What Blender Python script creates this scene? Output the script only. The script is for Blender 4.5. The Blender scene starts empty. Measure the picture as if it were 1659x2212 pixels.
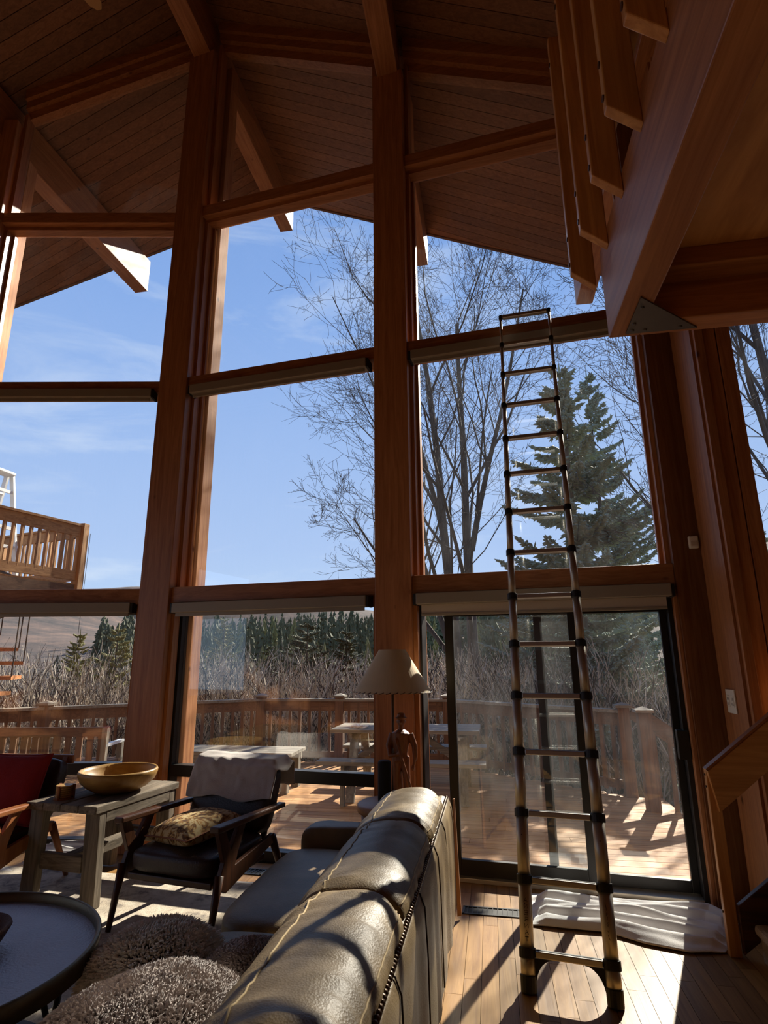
import bpy, bmesh, math, random
from mathutils import Vector as V, Matrix, noise
random.seed(7)
SC = bpy.context.scene
COL = SC.collection
R = math.radians

# ------------------------------------------------------------------ camera
# house coordinates: X along the gable (right), Y along the ridge (outwards), Z up
def make_camera():
    f, p, ro, yaw = 1250.0, R(14.2383), R(-0.4816), R(10.0)
    cp, sp = math.cos(p), math.sin(p)
    fw = V((0, cp, sp)); up = V((0, -sp, cp)); x = V((1, 0, 0))
    xr = math.cos(ro) * x + math.sin(ro) * up
    ur = -math.sin(ro) * x + math.cos(ro) * up
    Z = Matrix.Rotation(yaw, 3, 'Z')
    xr, ur, fw = Z @ xr, Z @ ur, Z @ fw
    cam = bpy.data.cameras.new('camera')
    cam.sensor_fit = 'VERTICAL'; cam.sensor_height = 36.0; cam.lens = f / 2212 * 36.0
    cam.clip_start = 0.02; cam.clip_end = 2000
    o = bpy.data.objects.new('camera', cam)
    m = Matrix((xr, ur, -fw)).transposed().to_4x4()
    m.translation = V((2.885, -4.67, 1.49))
    o.matrix_world = m
    COL.objects.link(o); SC.camera = o
make_camera()

# ------------------------------------------------------------------ sky, sun, exposure
def make_world():
    w = bpy.data.worlds.new('sky'); SC.world = w; w.use_nodes = True
    nt = w.node_tree; n = nt.nodes; l = nt.links; n.clear()
    out = n.new('ShaderNodeOutputWorld'); bg = n.new('ShaderNodeBackground')
    tc = n.new('ShaderNodeTexCoord'); sep = n.new('ShaderNodeSeparateXYZ')
    l.new(tc.outputs['Generated'], sep.inputs[0])
    ramp = n.new('ShaderNodeValToRGB'); e = ramp.color_ramp.elements
    e[0].position = 0.0; e[0].color = (0.54, 0.69, 0.90, 1)
    e[1].position = 1.0; e[1].color = (0.12, 0.27, 0.66, 1)
    a = e.new(0.18); a.color = (0.42, 0.56, 0.86, 1)
    a = e.new(0.55); a.color = (0.25, 0.41, 0.79, 1)
    l.new(sep.outputs[2], ramp.inputs[0])
    mp = n.new('ShaderNodeMapping'); mp.inputs['Scale'].default_value = (1.2, 1.6, 5.0)
    mp.inputs['Rotation'].default_value = (0.2, 0.35, 0.4)
    l.new(tc.outputs['Generated'], mp.inputs[0])
    nz = n.new('ShaderNodeTexNoise'); nz.inputs['Scale'].default_value = 2.2
    nz.inputs['Detail'].default_value = 9; nz.inputs['Roughness'].default_value = 0.62
    nz.inputs['Distortion'].default_value = 0.6
    l.new(mp.outputs[0], nz.inputs[0])
    r2 = n.new('ShaderNodeValToRGB'); r2.color_ramp.elements[0].position = 0.52; r2.color_ramp.elements[1].position = 0.82
    r2.color_ramp.elements[1].color = (0.5, 0.5, 0.5, 1)
    l.new(nz.outputs[0], r2.inputs[0])
    mx = n.new('ShaderNodeMixRGB'); mx.inputs[2].default_value = (0.86, 0.90, 0.96, 1)
    l.new(r2.outputs[0], mx.inputs[0]); l.new(ramp.outputs[0], mx.inputs[1])
    l.new(mx.outputs[0], bg.inputs[0]); bg.inputs[1].default_value = 1.12
    l.new(bg.outputs[0], out.inputs[0])
make_world()
SUN_AZ, SUN_EL = R(20.0), R(33.5)
sd = bpy.data.lights.new('sun', 'SUN'); sd.energy = 12.5; sd.angle = R(0.53); sd.color = (1.0, 0.90, 0.76)
so = bpy.data.objects.new('sun', sd); COL.objects.link(so)
so.location = (12, 30, 25)
so.rotation_euler = V((math.sin(SUN_AZ) * math.cos(SUN_EL), math.cos(SUN_AZ) * math.cos(SUN_EL), math.sin(SUN_EL))).to_track_quat('Z', 'Y').to_euler()
vs = SC.view_settings
vs.view_transform = 'Standard'; vs.look = 'None'; vs.gamma = 1.0; vs.use_curve_mapping = False
vs.exposure = 0.22

# ------------------------------------------------------------------ materials
MATS = {}
def new_mat(name):
    m = bpy.data.materials.new(name); m.use_nodes = True
    nt = m.node_tree; nt.nodes.clear()
    out = nt.nodes.new('ShaderNodeOutputMaterial')
    bs = nt.nodes.new('ShaderNodeBsdfPrincipled')
    nt.links.new(bs.outputs[0], out.inputs[0])
    MATS[name] = m
    return m, nt, bs, out
def s2l(c): return tuple(((x / 12.92) if x <= 0.04045 else ((x + 0.055) / 1.055) ** 2.4) for x in c)
def rgb(r, g, b): return s2l((r / 255, g / 255, b / 255)) + (1,)

def plain(name, col, rough=0.6, metal=0.0, noise_amt=0.15, nscale=20, bump=0.0, bscale=60, spec=0.5, sheen=0):
    m, nt, bs, out = new_mat(name); n, l = nt.nodes, nt.links
    bs.inputs['Roughness'].default_value = rough; bs.inputs['Metallic'].default_value = metal
    bs.inputs['Specular IOR Level'].default_value = spec
    if sheen: bs.inputs['Sheen Weight'].default_value = sheen
    tc = n.new('ShaderNodeTexCoord')
    nz = n.new('ShaderNodeTexNoise'); nz.inputs['Scale'].default_value = nscale; nz.inputs['Detail'].default_value = 5
    l.new(tc.outputs['Object'], nz.inputs[0])
    mx = n.new('ShaderNodeMixRGB')
    d = 1 - noise_amt
    mx.inputs[1].default_value = (col[0] * d, col[1] * d, col[2] * d, 1)
    u = 1 + noise_amt
    mx.inputs[2].default_value = (min(1, col[0] * u), min(1, col[1] * u), min(1, col[2] * u), 1)
    l.new(nz.outputs[0], mx.inputs[0]); l.new(mx.outputs[0], bs.inputs['Base Color'])
    if bump:
        nb = n.new('ShaderNodeTexNoise'); nb.inputs['Scale'].default_value = bscale; nb.inputs['Detail'].default_value = 4
        l.new(tc.outputs['Object'], nb.inputs[0])
        b = n.new('ShaderNodeBump'); b.inputs['Strength'].default_value = bump; b.inputs['Distance'].default_value = 0.01
        l.new(nb.outputs[0], b.inputs['Height']); l.new(b.outputs[0], bs.inputs['Normal'])
    return m

def wood(name, c1, c2, axis='X', rough=0.45, grain=26, bump=0.15, vary=0.25, knots=True, stretch=0.055, spec=0.4):
    """procedural timber with the grain along the given object axis"""
    m, nt, bs, out = new_mat(name); n, l = nt.nodes, nt.links
    bs.inputs['Roughness'].default_value = rough; bs.inputs['Specular IOR Level'].default_value = spec
    tc = n.new('ShaderNodeTexCoord'); oi = n.new('ShaderNodeObjectInfo')
    ad = n.new('ShaderNodeVectorMath'); ad.operation = 'ADD'
    mu = n.new('ShaderNodeVectorMath'); mu.operation = 'SCALE'; mu.inputs[0].default_value = (37, 53, 71)
    l.new(oi.outputs['Random'], mu.inputs['Scale']); l.new(tc.outputs['Object'], ad.inputs[0]); l.new(mu.outputs[0], ad.inputs[1])
    mp = n.new('ShaderNodeMapping')
    sc = [1, 1, 1]; sc['XYZ'.index(axis)] = stretch; mp.inputs['Scale'].default_value = sc
    l.new(ad.outputs[0], mp.inputs[0])
    nz = n.new('ShaderNodeTexNoise'); nz.inputs['Scale'].default_value = grain; nz.inputs['Detail'].default_value = 8
    nz.inputs['Roughness'].default_value = 0.65; nz.inputs['Distortion'].default_value = 1.2
    l.new(mp.outputs[0], nz.inputs[0])
    ramp = n.new('ShaderNodeValToRGB'); e = ramp.color_ramp.elements
    e[0].position = 0.33; e[0].color = c1; e[1].position = 0.68; e[1].color = c2
    l.new(nz.outputs[0], ramp.inputs[0])
    hs = n.new('ShaderNodeHueSaturation')
    mr = n.new('ShaderNodeMapRange'); mr.inputs['To Min'].default_value = 1 - vary; mr.inputs['To Max'].default_value = 1 + vary
    l.new(oi.outputs['Random'], mr.inputs['Value']); l.new(mr.outputs[0], hs.inputs['Value'])
    last = ramp.outputs[0]
    if knots:
        vo = n.new('ShaderNodeTexVoronoi'); vo.inputs['Scale'].default_value = 2.6
        mp2 = n.new('ShaderNodeMapping'); s2 = [1, 1, 1]; s2['XYZ'.index(axis)] = 0.6; mp2.inputs['Scale'].default_value = s2
        l.new(ad.outputs[0], mp2.inputs[0]); l.new(mp2.outputs[0], vo.inputs[0])
        kr = n.new('ShaderNodeValToRGB'); kr.color_ramp.elements[0].position = 0.02; kr.color_ramp.elements[1].position = 0.055
        l.new(vo.outputs['Distance'], kr.inputs[0])
        mk = n.new('ShaderNodeMixRGB'); mk.inputs[1].default_value = (c1[0] * .35, c1[1] * .3, c1[2] * .3, 1)
        l.new(kr.outputs[0], mk.inputs[0]); l.new(last, mk.inputs[2]); last = mk.outputs[0]
    l.new(last, hs.inputs['Color']); l.new(hs.outputs[0], bs.inputs['Base Color'])
    if bump:
        b = n.new('ShaderNodeBump'); b.inputs['Strength'].default_value = bump; b.inputs['Distance'].default_value = 0.004
        l.new(nz.outputs[0], b.inputs['Height']); l.new(b.outputs[0], bs.inputs['Normal'])
    return m
def wood3(name, c1, c2, **k):
    for a in 'XYZ': wood(name + '_' + a, c1, c2, axis=a, **k)

wood3('fir', rgb(148, 92, 55), rgb(188, 128, 82), rough=0.42, vary=0.12)
wood3('deckceil', rgb(112, 72, 46), rgb(146, 100, 68), rough=0.5, vary=0.2)
wood3('oak', rgb(172, 114, 60), rgb(218, 160, 96), rough=0.35, grain=18, vary=0.1, knots=False)
wood3('cedar', rgb(150, 84, 40), rgb(205, 140, 84), rough=0.7, vary=0.12)
wood3('floor', rgb(124, 86, 44), rgb(162, 122, 70), rough=0.46, spec=0.3, grain=22, vary=0.22, knots=False)
wood3('deckwood', rgb(146, 100, 60), rgb(202, 152, 98), rough=0.7, vary=0.2, knots=False)
wood3('railwood', rgb(88, 62, 45), rgb(130, 96, 70), rough=0.75, vary=0.15, knots=False)
wood3('greywood', rgb(104, 96, 84), rgb(160, 150, 134), rough=0.8, grain=30, vary=0.12, bump=0.4)
wood3('walnut', rgb(52, 28, 16), rgb(92, 54, 30), rough=0.38, vary=0.06, knots=False)
wood3('teak', rgb(128, 74, 40), rgb(168, 106, 62), rough=0.4, vary=0.06, knots=False)
wood('bowlwood', rgb(150, 108, 52), rgb(196, 156, 88), axis='X', rough=0.4, grain=9, stretch=0.3, knots=False, vary=0.02)
wood('figurewood', rgb(96, 52, 24), rgb(138, 80, 38), axis='Z', rough=0.45, grain=20, stretch=0.2, knots=False, vary=0.02, bump=0.4)
wood3('barnwood', rgb(78, 68, 56), rgb(138, 124, 106), rough=0.8, grain=30, vary=0.12, bump=0.4)
wood('bark', rgb(62, 54, 48), rgb(104, 94, 86), axis='Z', rough=0.95, grain=14, stretch=0.15, knots=False, bump=0.5)
wood('ply', rgb(182, 128, 86), rgb(222, 168, 116), axis='Y', rough=0.5, grain=7, stretch=0.2, knots=False, vary=0.02)

plain('black_metal', rgb(34, 30, 27), 0.45, 0.2, 0.1)
plain('black_plastic', rgb(24, 22, 22), 0.55, 0, 0.1)
plain('shade_metal', rgb(150, 138, 122), 0.5, 0.1, 0.04)
plain('shade_cloth', rgb(196, 180, 160), 0.85, 0, 0.06, 90)
plain('white_plastic', rgb(222, 214, 200), 0.5, 0, 0.03)
plain('dark_slot', rgb(30, 26, 22), 0.7, 0, 0.05)
plain('white_cloth', rgb(226, 222, 220), 0.9, 0, 0.04, 8, bump=0.25, bscale=300, sheen=0.2)
plain('towel', rgb(214, 204, 196), 0.95, 0, 0.05, 14, bump=0.5, bscale=350, sheen=0.3)
plain('dark_leather', rgb(52, 34, 28), 0.42, 0, 0.2, 9, bump=0.25, bscale=120)
plain('red_fabric', rgb(150, 28, 26), 0.9, 0, 0.12, 60, bump=0.4, bscale=260)
plain('fleece', rgb(160, 148, 142), 0.95, 0, 0.28, 25, sheen=0.4)
plain('fleece_base', rgb(92, 82, 78), 0.95, 0, 0.2, 25)
plain('dark_fur', rgb(222, 212, 196), 0.9, 0, 0.35, 30, sheen=0.3)
plain('dark_fur_base', rgb(64, 54, 50), 0.95, 0, 0.2, 30)
plain('hammered', rgb(170, 174, 184), 0.5, 0.35, 0.1, 12, bump=0.5, bscale=95)
plain('bronze_rim', rgb(96, 80, 56), 0.4, 0.7, 0.2, 20, bump=0.1)
plain('basket', rgb(92, 58, 44), 0.8, 0, 0.3, 60, bump=0.6, bscale=120)
plain('stone_pale', rgb(200, 180, 160), 0.6, 0, 0.2, 20)
plain('aluminium', rgb(196, 188, 174), 0.42, 0.75, 0.05, 30)
plain('ladder_tread', rgb(196, 192, 186), 0.4, 0.8, 0.04)
plain('ink', rgb(26, 20, 20), 0.7)
plain('parchment', rgb(216, 196, 160), 0.8, 0, 0.08, 14)
plain('steel_plate', rgb(104, 100, 98), 0.45, 0.75, 0.15, 12)
plain('brass', rgb(84, 64, 46), 0.35, 0.7, 0.15, 80)
plain('stitch', rgb(168, 146, 108), 0.8, 0, 0.1)
plain('carpet', rgb(186, 168, 146), 1.0, 0, 0.25, 120, bump=1.0, bscale=160)
plain('white_paint', rgb(232, 232, 230), 0.5, 0, 0.03)
plain('wall_plaster', rgb(150, 104, 66), 0.7, 0, 0.12, 3)
plain('iron_brown', rgb(78, 62, 48), 0.6, 0.3, 0.15)
plain('fan_blade', rgb(176, 132, 76), 0.5, 0, 0.06)
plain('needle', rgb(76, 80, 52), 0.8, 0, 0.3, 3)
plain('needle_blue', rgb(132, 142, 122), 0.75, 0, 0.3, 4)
plain('needle_sun', rgb(126, 120, 70), 0.8, 0, 0.3, 3)  # lighter, yellower copy of needle with the sunlight painted into the colour
plain('twig', rgb(182, 168, 150), 0.9, 0, 0.25, 6)
plain('branch_grey', rgb(70, 62, 58), 0.9, 0, 0.2, 6)
plain('brown_leaf', rgb(140, 92, 60), 0.9, 0, 0.3, 5)
plain('shingle', rgb(70, 60, 54), 0.9, 0, 0.2, 10)
plain('rope', rgb(222, 216, 204), 0.9, 0, 0.05)
plain('tan_leather', rgb(168, 118, 76), 0.5, 0, 0.15, 12, bump=0.15)
plain('speaker_cloth', rgb(28, 27, 28), 0.9, 0, 0.1, 200)

def ground_mat():
    m, nt, bs, out = new_mat('ground'); n, l = nt.nodes, nt.links
    bs.inputs['Roughness'].default_value = 1
    tc = n.new('ShaderNodeTexCoord')
    a = n.new('ShaderNodeTexNoise'); a.inputs['Scale'].default_value = 0.09; a.inputs['Detail'].default_value = 15; a.inputs['Roughness'].default_value = 0.82
    l.new(tc.outputs['Object'], a.inputs[0])
    r = n.new('ShaderNodeValToRGB'); e = r.color_ramp.elements
    e[0].position = 0.40; e[0].color = rgb(34, 32, 32); e[1].position = 0.62; e[1].color = rgb(108, 84, 70)
    q = e.new(0.5); q.color = rgb(72, 58, 52)
    l.new(a.outputs[0], r.inputs[0]); l.new(r.outputs[0], bs.inputs['Base Color'])
    return m
ground_mat()

def leather_mat():
    m, nt, bs, out = new_mat('leather'); n, l = nt.nodes, nt.links
    bs.inputs['Roughness'].default_value = 0.5
    tc = n.new('ShaderNodeTexCoord')
    a = n.new('ShaderNodeTexNoise'); a.inputs['Scale'].default_value = 4; a.inputs['Detail'].default_value = 8
    l.new(tc.outputs['Object'], a.inputs[0])
    r = n.new('ShaderNodeValToRGB'); e = r.color_ramp.elements
    e[0].position = 0.3; e[0].color = rgb(94, 76, 48); e[1].position = 0.72; e[1].color = rgb(138, 116, 80)
    l.new(a.outputs[0], r.inputs[0]); l.new(r.outputs[0], bs.inputs['Base Color'])
    v = n.new('ShaderNodeTexVoronoi'); v.inputs['Scale'].default_value = 170
    l.new(tc.outputs['Object'], v.inputs[0])
    w = n.new('ShaderNodeTexNoise'); w.inputs['Scale'].default_value = 26; w.inputs['Detail'].default_value = 6; w.inputs['Distortion'].default_value = 2
    l.new(tc.outputs['Object'], w.inputs[0])
    ad = n.new('ShaderNodeMath'); ad.operation = 'MULTIPLY_ADD'; ad.inputs[1].default_value = 1.3
    l.new(w.outputs[0], ad.inputs[0]); l.new(v.outputs['Distance'], ad.inputs[2])
    b = n.new('ShaderNodeBump'); b.inputs['Strength'].default_value = 0.16; b.inputs['Distance'].default_value = 0.005
    l.new(ad.outputs[0], b.inputs['Height']); l.new(b.outputs[0], bs.inputs['Normal'])
leather_mat()

def rug_mat():
    m, nt, bs, out = new_mat('rug'); n, l = nt.nodes, nt.links
    bs.inputs['Roughness'].default_value = 1
    tc = n.new('ShaderNodeTexCoord')
    a = n.new('ShaderNodeTexNoise'); a.inputs['Scale'].default_value = 9; a.inputs['Detail'].default_value = 9; a.inputs['Roughness'].default_value = 0.7; a.inputs['Distortion'].default_value = 1.5
    v = n.new('ShaderNodeTexVoronoi'); v.inputs['Scale'].default_value = 7; v.feature = 'SMOOTH_F1'
    l.new(tc.outputs['Object'], a.inputs[0]); l.new(tc.outputs['Object'], v.inputs[0])
    ad = n.new('ShaderNodeMath'); ad.operation = 'MULTIPLY_ADD'; ad.inputs[1].default_value = 0.5
    l.new(v.outputs['Distance'], ad.inputs[0]); l.new(a.outputs[0], ad.inputs[2])
    r = n.new('ShaderNodeValToRGB'); e = r.color_ramp.elements
    e[0].position = 0.5; e[0].color = rgb(112, 104, 100); e[1].position = 0.92; e[1].color = rgb(206, 194, 176)
    q = e.new(0.68); q.color = rgb(180, 166, 148)
    l.new(ad.outputs[0], r.inputs[0]); l.new(r.outputs[0], bs.inputs['Base Color'])
    f = n.new('ShaderNodeTexNoise'); f.inputs['Scale'].default_value = 220
    l.new(tc.outputs['Object'], f.inputs[0])
    b = n.new('ShaderNodeBump'); b.inputs['Strength'].default_value = 0.6; b.inputs['Distance'].default_value = 0.006
    l.new(f.outputs[0], b.inputs['Height']); l.new(b.outputs[0], bs.inputs['Normal'])
rug_mat()

def pattern_mat():
    m, nt, bs, out = new_mat('toile'); n, l = nt.nodes, nt.links
    bs.inputs['Roughness'].default_value = 0.85
    tc = n.new('ShaderNodeTexCoord')
    a = n.new('ShaderNodeTexNoise'); a.inputs['Scale'].default_value = 11; a.inputs['Detail'].default_value = 7; a.inputs['Distortion'].default_value = 3
    l.new(tc.outputs['Object'], a.inputs[0])
    r = n.new('ShaderNodeValToRGB'); e = r.color_ramp.elements
    e[0].position = 0.40; e[0].color = rgb(96, 62, 30); e[1].position = 0.60; e[1].color = rgb(206, 184, 138)
    q = e.new(0.48); q.color = rgb(176, 128, 62); q = e.new(0.53); q.color = rgb(198, 174, 122)
    l.new(a.outputs[0], r.inputs[0]); l.new(r.outputs[0], bs.inputs['Base Color'])
pattern_mat()

def glass_mat(name, dust, tint=(0.94, 0.96, 0.96), streak=3.0):
    """window pane: clear, mirrors at the Fresnel rate, with a thin film of dust that catches the sun"""
    m = bpy.data.materials.new(name); m.use_nodes = True; MATS[name] = m
    nt = m.node_tree; n, l = nt.nodes, nt.links; n.clear()
    out = n.new('ShaderNodeOutputMaterial')
    tr = n.new('ShaderNodeBsdfTransparent'); tr.inputs[0].default_value = tint + (1,)
    gl = n.new('ShaderNodeBsdfGlossy'); gl.inputs['Roughness'].default_value = 0.0
    fr = n.new('ShaderNodeFresnel')
    ge = n.new('ShaderNodeNewGeometry'); io = n.new('ShaderNodeMapRange')   # same mirror rate on both faces of the thin pane
    io.inputs['To Min'].default_value = 1.5; io.inputs['To Max'].default_value = 1 / 1.5
    l.new(ge.outputs['Backfacing'], io.inputs['Value']); l.new(io.outputs[0], fr.inputs[0])
    mf = n.new('ShaderNodeMath'); mf.operation = 'MULTIPLY'; mf.inputs[1].default_value = 1.7
    l.new(fr.outputs[0], mf.inputs[0])
    m1 = n.new('ShaderNodeMixShader'); l.new(mf.outputs[0], m1.inputs[0]); l.new(tr.outputs[0], m1.inputs[1]); l.new(gl.outputs[0], m1.inputs[2])
    tl = n.new('ShaderNodeBsdfTranslucent'); tl.inputs[0].default_value = (0.85, 0.85, 0.85, 1)
    tc = n.new('ShaderNodeTexCoord'); mp = n.new('ShaderNodeMapping'); mp.inputs['Scale'].default_value = (1, 1, 0.5)
    l.new(tc.outputs['Object'], mp.inputs[0])
    nz = n.new('ShaderNodeTexNoise'); nz.inputs['Scale'].default_value = streak; nz.inputs['Detail'].default_value = 10; nz.inputs['Roughness'].default_value = 0.7
    l.new(mp.outputs[0], nz.inputs[0])
    mr = n.new('ShaderNodeMapRange'); mr.inputs['From Min'].default_value = 0.38; mr.inputs['From Max'].default_value = 0.75
    mr.inputs['To Min'].default_value = dust * 0.25; mr.inputs['To Max'].default_value = dust * 2.0
    l.new(nz.outputs[0], mr.inputs['Value'])
    m2 = n.new('ShaderNodeMixShader'); l.new(mr.outputs[0], m2.inputs[0]); l.new(m1.outputs[0], m2.inputs[1]); l.new(tl.outputs[0], m2.inputs[2])
    l.new(m2.outputs[0], out.inputs[0])
glass_mat('glass', 0.0015)
glass_mat('glass_dusty', 0.005)
glass_mat('glass_dirty', 0.010, streak=2.2)

# ------------------------------------------------------------------ mesh helpers
class Mb:
    def __init__(s): s.v = []; s.f = []; s.mx = None
    def add(s, vs, fs):
        o = len(s.v)
        if s.mx is not None: vs = [s.mx @ V(p) for p in vs]
        s.v += [V(p) for p in vs]; s.f += [tuple(i + o for i in f) for f in fs]; return s
    def hexa(s, p):   # 8 corners: bottom 4 ccw, top 4 ccw
        return s.add(p, [(3, 2, 1, 0), (4, 5, 6, 7), (0, 1, 5, 4), (1, 2, 6, 5), (2, 3, 7, 6), (3, 0, 4, 7)])
    def box(s, x0, x1, y0, y1, z0, z1):
        return s.hexa([(x0, y0, z0), (x1, y0, z0), (x1, y1, z0), (x0, y1, z0), (x0, y0, z1), (x1, y0, z1), (x1, y1, z1), (x0, y1, z1)])
    def fbox(s, F, u0, u1, n0, n1, z0, z1):
        return s.hexa([F(u0, n0, z0), F(u1, n0, z0), F(u1, n1, z0), F(u0, n1, z0), F(u0, n0, z1), F(u1, n0, z1), F(u1, n1, z1), F(u0, n1, z1)])
    def prism(s, poly, d):   # polygon (3d pts) extruded by vector d
        k = len(poly); d = V(d); a = [V(p) for p in poly]
        return s.add(a + [p + d for p in a], [tuple(reversed(range(k))), tuple(range(k, 2 * k))] + [(i, (i + 1) % k, (i + 1) % k + k, i + k) for i in range(k)])
    def beam(s, p0, p1, w, h, up=(0, 0, 1)):   # box from p0 to p1, w across, h along up
        p0, p1 = V(p0), V(p1); d = (p1 - p0).normalized(); up = V(up)
        sd = d.cross(up).normalized(); u = sd.cross(d).normalized()
        q = []
        for p in (p0, p1):
            q += [p - sd * w / 2 - u * h / 2, p + sd * w / 2 - u * h / 2, p + sd * w / 2 + u * h / 2, p - sd * w / 2 + u * h / 2]
        return s.hexa(q)
    def tube(s, pts, rad, n=8, cap=True):
        pts = [V(p) for p in pts]; k = len(pts)
        if not hasattr(rad, '__len__'): rad = [rad] * k
        vs = []; ref = V((0, 0, 1))
        for i, p in enumerate(pts):
            d = (pts[min(i + 1, k - 1)] - pts[max(i - 1, 0)])
            d = d.normalized() if d.length > 1e-9 else V((0, 0, 1))
            r0 = ref if abs(d.dot(ref)) < 0.95 else V((1, 0, 0))
            a = d.cross(r0).normalized(); b = d.cross(a)
            for j in range(n):
                t = 2 * math.pi * j / n
                vs.append(p + (a * math.cos(t) + b * math.sin(t)) * rad[i])
        fs = [(i * n + j, i * n + (j + 1) % n, (i + 1) * n + (j + 1) % n, (i + 1) * n + j) for i in range(k - 1) for j in range(n)]
        if cap: fs += [tuple(reversed(range(n))), tuple(range((k - 1) * n, k * n))]
        return s.add(vs, fs)
    def lathe(s, prof, c=(0, 0, 0), n=32, cap=True):
        c = V(c); vs = []; k = len(prof)
        for r, z in prof:
            for j in range(n):
                t = 2 * math.pi * j / n; vs.append(c + V((r * math.cos(t), r * math.sin(t), z)))
        fs = [(i * n + j, i * n + (j + 1) % n, (i + 1) * n + (j + 1) % n, (i + 1) * n + j) for i in range(k - 1) for j in range(n)]
        if cap and prof[0][0] > 1e-4: fs.append(tuple(reversed(range(n))))
        if cap and prof[-1][0] > 1e-4: fs.append(tuple(range((k - 1) * n, k * n)))
        return s.add(vs, fs)
    def ball(s, c, r, n=8, m=6):
        if not hasattr(r, '__len__'): r = (r, r, r)
        c = V(c); vs = []
        for i in range(m + 1):
            a = math.pi * i / m
            for j in range(n):
                t = 2 * math.pi * j / n
                vs.append(c + V((r[0] * math.sin(a) * math.cos(t), r[1] * math.sin(a) * math.sin(t), -r[2] * math.cos(a))))
        return s.add(vs, [(i * n + j, i * n + (j + 1) % n, (i + 1) * n + (j + 1) % n, (i + 1) * n + j) for i in range(m) for j in range(n)])
    def grid(s, fn, nu, nv):
        vs = [fn(i / nu, j / nv) for j in range(nv + 1) for i in range(nu + 1)]
        return s.add(vs, [(j * (nu + 1) + i, j * (nu + 1) + i + 1, (j + 1) * (nu + 1) + i + 1, (j + 1) * (nu + 1) + i) for j in range(nv) for i in range(nu)])
    def rbox(s, c, size, p=5.0, seg=10, bulge=None, wr=0.0, ws=8.0, seed=0):
        """soft box (cushion): cube mapped to a super-ellipsoid, optional wrinkles"""
        c = V(c); h = [q / 2 for q in size]; idx = {}; vs = []; fs = []
        def vid(i, j, k):
            key = (i, j, k)
            if key in idx: return idx[key]
            q = [math.sin((t / seg * 2 - 1) * math.pi / 2 * 0.98) for t in key]
            L = sum(abs(t) ** p for t in q) ** (1 / p)
            m = max(abs(t) for t in q)
            q = [t / L * 1.0 for t in q] if L > 0 else q
            pt = V((q[0] * h[0], q[1] * h[1], q[2] * h[2]))
            if bulge: pt.z *= 1 + bulge * (1 - q[0] ** 2) * (1 - q[1] ** 2) - bulge * 0.5
            if wr:
                w = noise.noise((pt + V((seed * 3.1, seed, 0))) * ws) * wr + noise.noise((pt + V((seed, 0, seed * 2))) * ws * 2.7) * wr * 0.5
                pt += pt.normalized() * w
            idx[key] = len(vs); vs.append(c + pt); return idx[key]
        for ax in range(3):
            for side in (0, seg):
                for a in range(seg):
                    for b in range(seg):
                        q = []
                        for (aa, bb) in ((a, b), (a + 1, b), (a + 1, b + 1), (a, b + 1)):
                            t = [0, 0, 0]; t[ax] = side; t[(ax + 1) % 3] = aa; t[(ax + 2) % 3] = bb; q.append(vid(*t))
                        fs.append(tuple(q) if side else tuple(reversed(q)))
        return s.add(vs, fs)
    def build(s, name, mat, parent=None, smooth=False, bevel=0.0, origin=None, kind=None, fixn=False):
        vs = s.v
        if origin is None:
            lo = [min(p[i] for p in vs) for i in range(3)]; hi = [max(p[i] for p in vs) for i in range(3)]
            origin = V(((lo[0] + hi[0]) / 2, (lo[1] + hi[1]) / 2, lo[2]))
        origin = V(origin)
        me = bpy.data.meshes.new(name); me.from_pydata([tuple(p - origin) for p in vs], [], s.f)
        if fixn:
            bm = bmesh.new(); bm.from_mesh(me); bmesh.ops.recalc_face_normals(bm, faces=bm.faces); bm.to_mesh(me); bm.free()
        if smooth:
            me.polygons.foreach_set('use_smooth', [True] * len(me.polygons))
        me.materials.append(MATS[mat]); me.update()
        o = bpy.data.objects.new(name, me); COL.objects.link(o)
        put(o, origin, parent)
        if bevel:
            b = o.modifiers.new('bevel', 'BEVEL'); b.width = bevel; b.segments = 2; b.limit_method = 'ANGLE'
        if kind: o['kind'] = kind
        return o
WLOC = {}
def put(o, loc, parent=None):
    loc = V(loc)
    WLOC[o.name] = loc
    if parent is not None:
        o.parent = parent; o.location = loc - WLOC[parent.name]
    else: o.location = loc
def tag(o, label, cat=None, group=None, kind=None):
    o['label'] = label
    if cat: o['category'] = cat
    if group: o['group'] = group
    if kind: o['kind'] = kind
    return o
def thing(name, loc, label, cat, group=None, kind=None):
    o = bpy.data.objects.new(name, None); o.empty_display_size = 0.1; COL.objects.link(o); put(o, loc); return tag(o, label, cat, group, kind)
def share(src, name, loc, parent=None, rot=None):
    """another object on the same mesh data"""
    o = src.copy(); o.name = name; COL.objects.link(o); o.parent = None; put(o, loc, parent)
    if rot is not None: o.rotation_euler = rot
    return o
def frame(ox, oy, dx, dy, nx, ny):
    return lambda u, n, z: V((ox + u * dx + n * nx, oy + u * dy + n * ny, z))
A_R = R(6.297)
FR = frame(2.584, -0.083, math.cos(A_R), -math.sin(A_R), math.sin(A_R), math.cos(A_R))      # right leaf of the prow, n = 0 at the glass
A_L = R(10.7)
FL = frame(-0.152 + 0.2 * -math.sin(A_L), 0.018 + 0.2 * math.cos(A_L), math.cos(A_L), math.sin(A_L), -math.sin(A_L), math.cos(A_L))  # left leaf
def ceil_z(x): return 8.75 - 0.5 * abs(x)
def trim_z(x): return 8.45 - 0.5 * abs(x)
def edge_y(x): return 2.84 - (0.09 * x if x > 0 else -0.21 * x)

# ================================================================== STRUCTURE
def st(o, label): return tag(o, label, 'structure', kind='structure')

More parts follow.
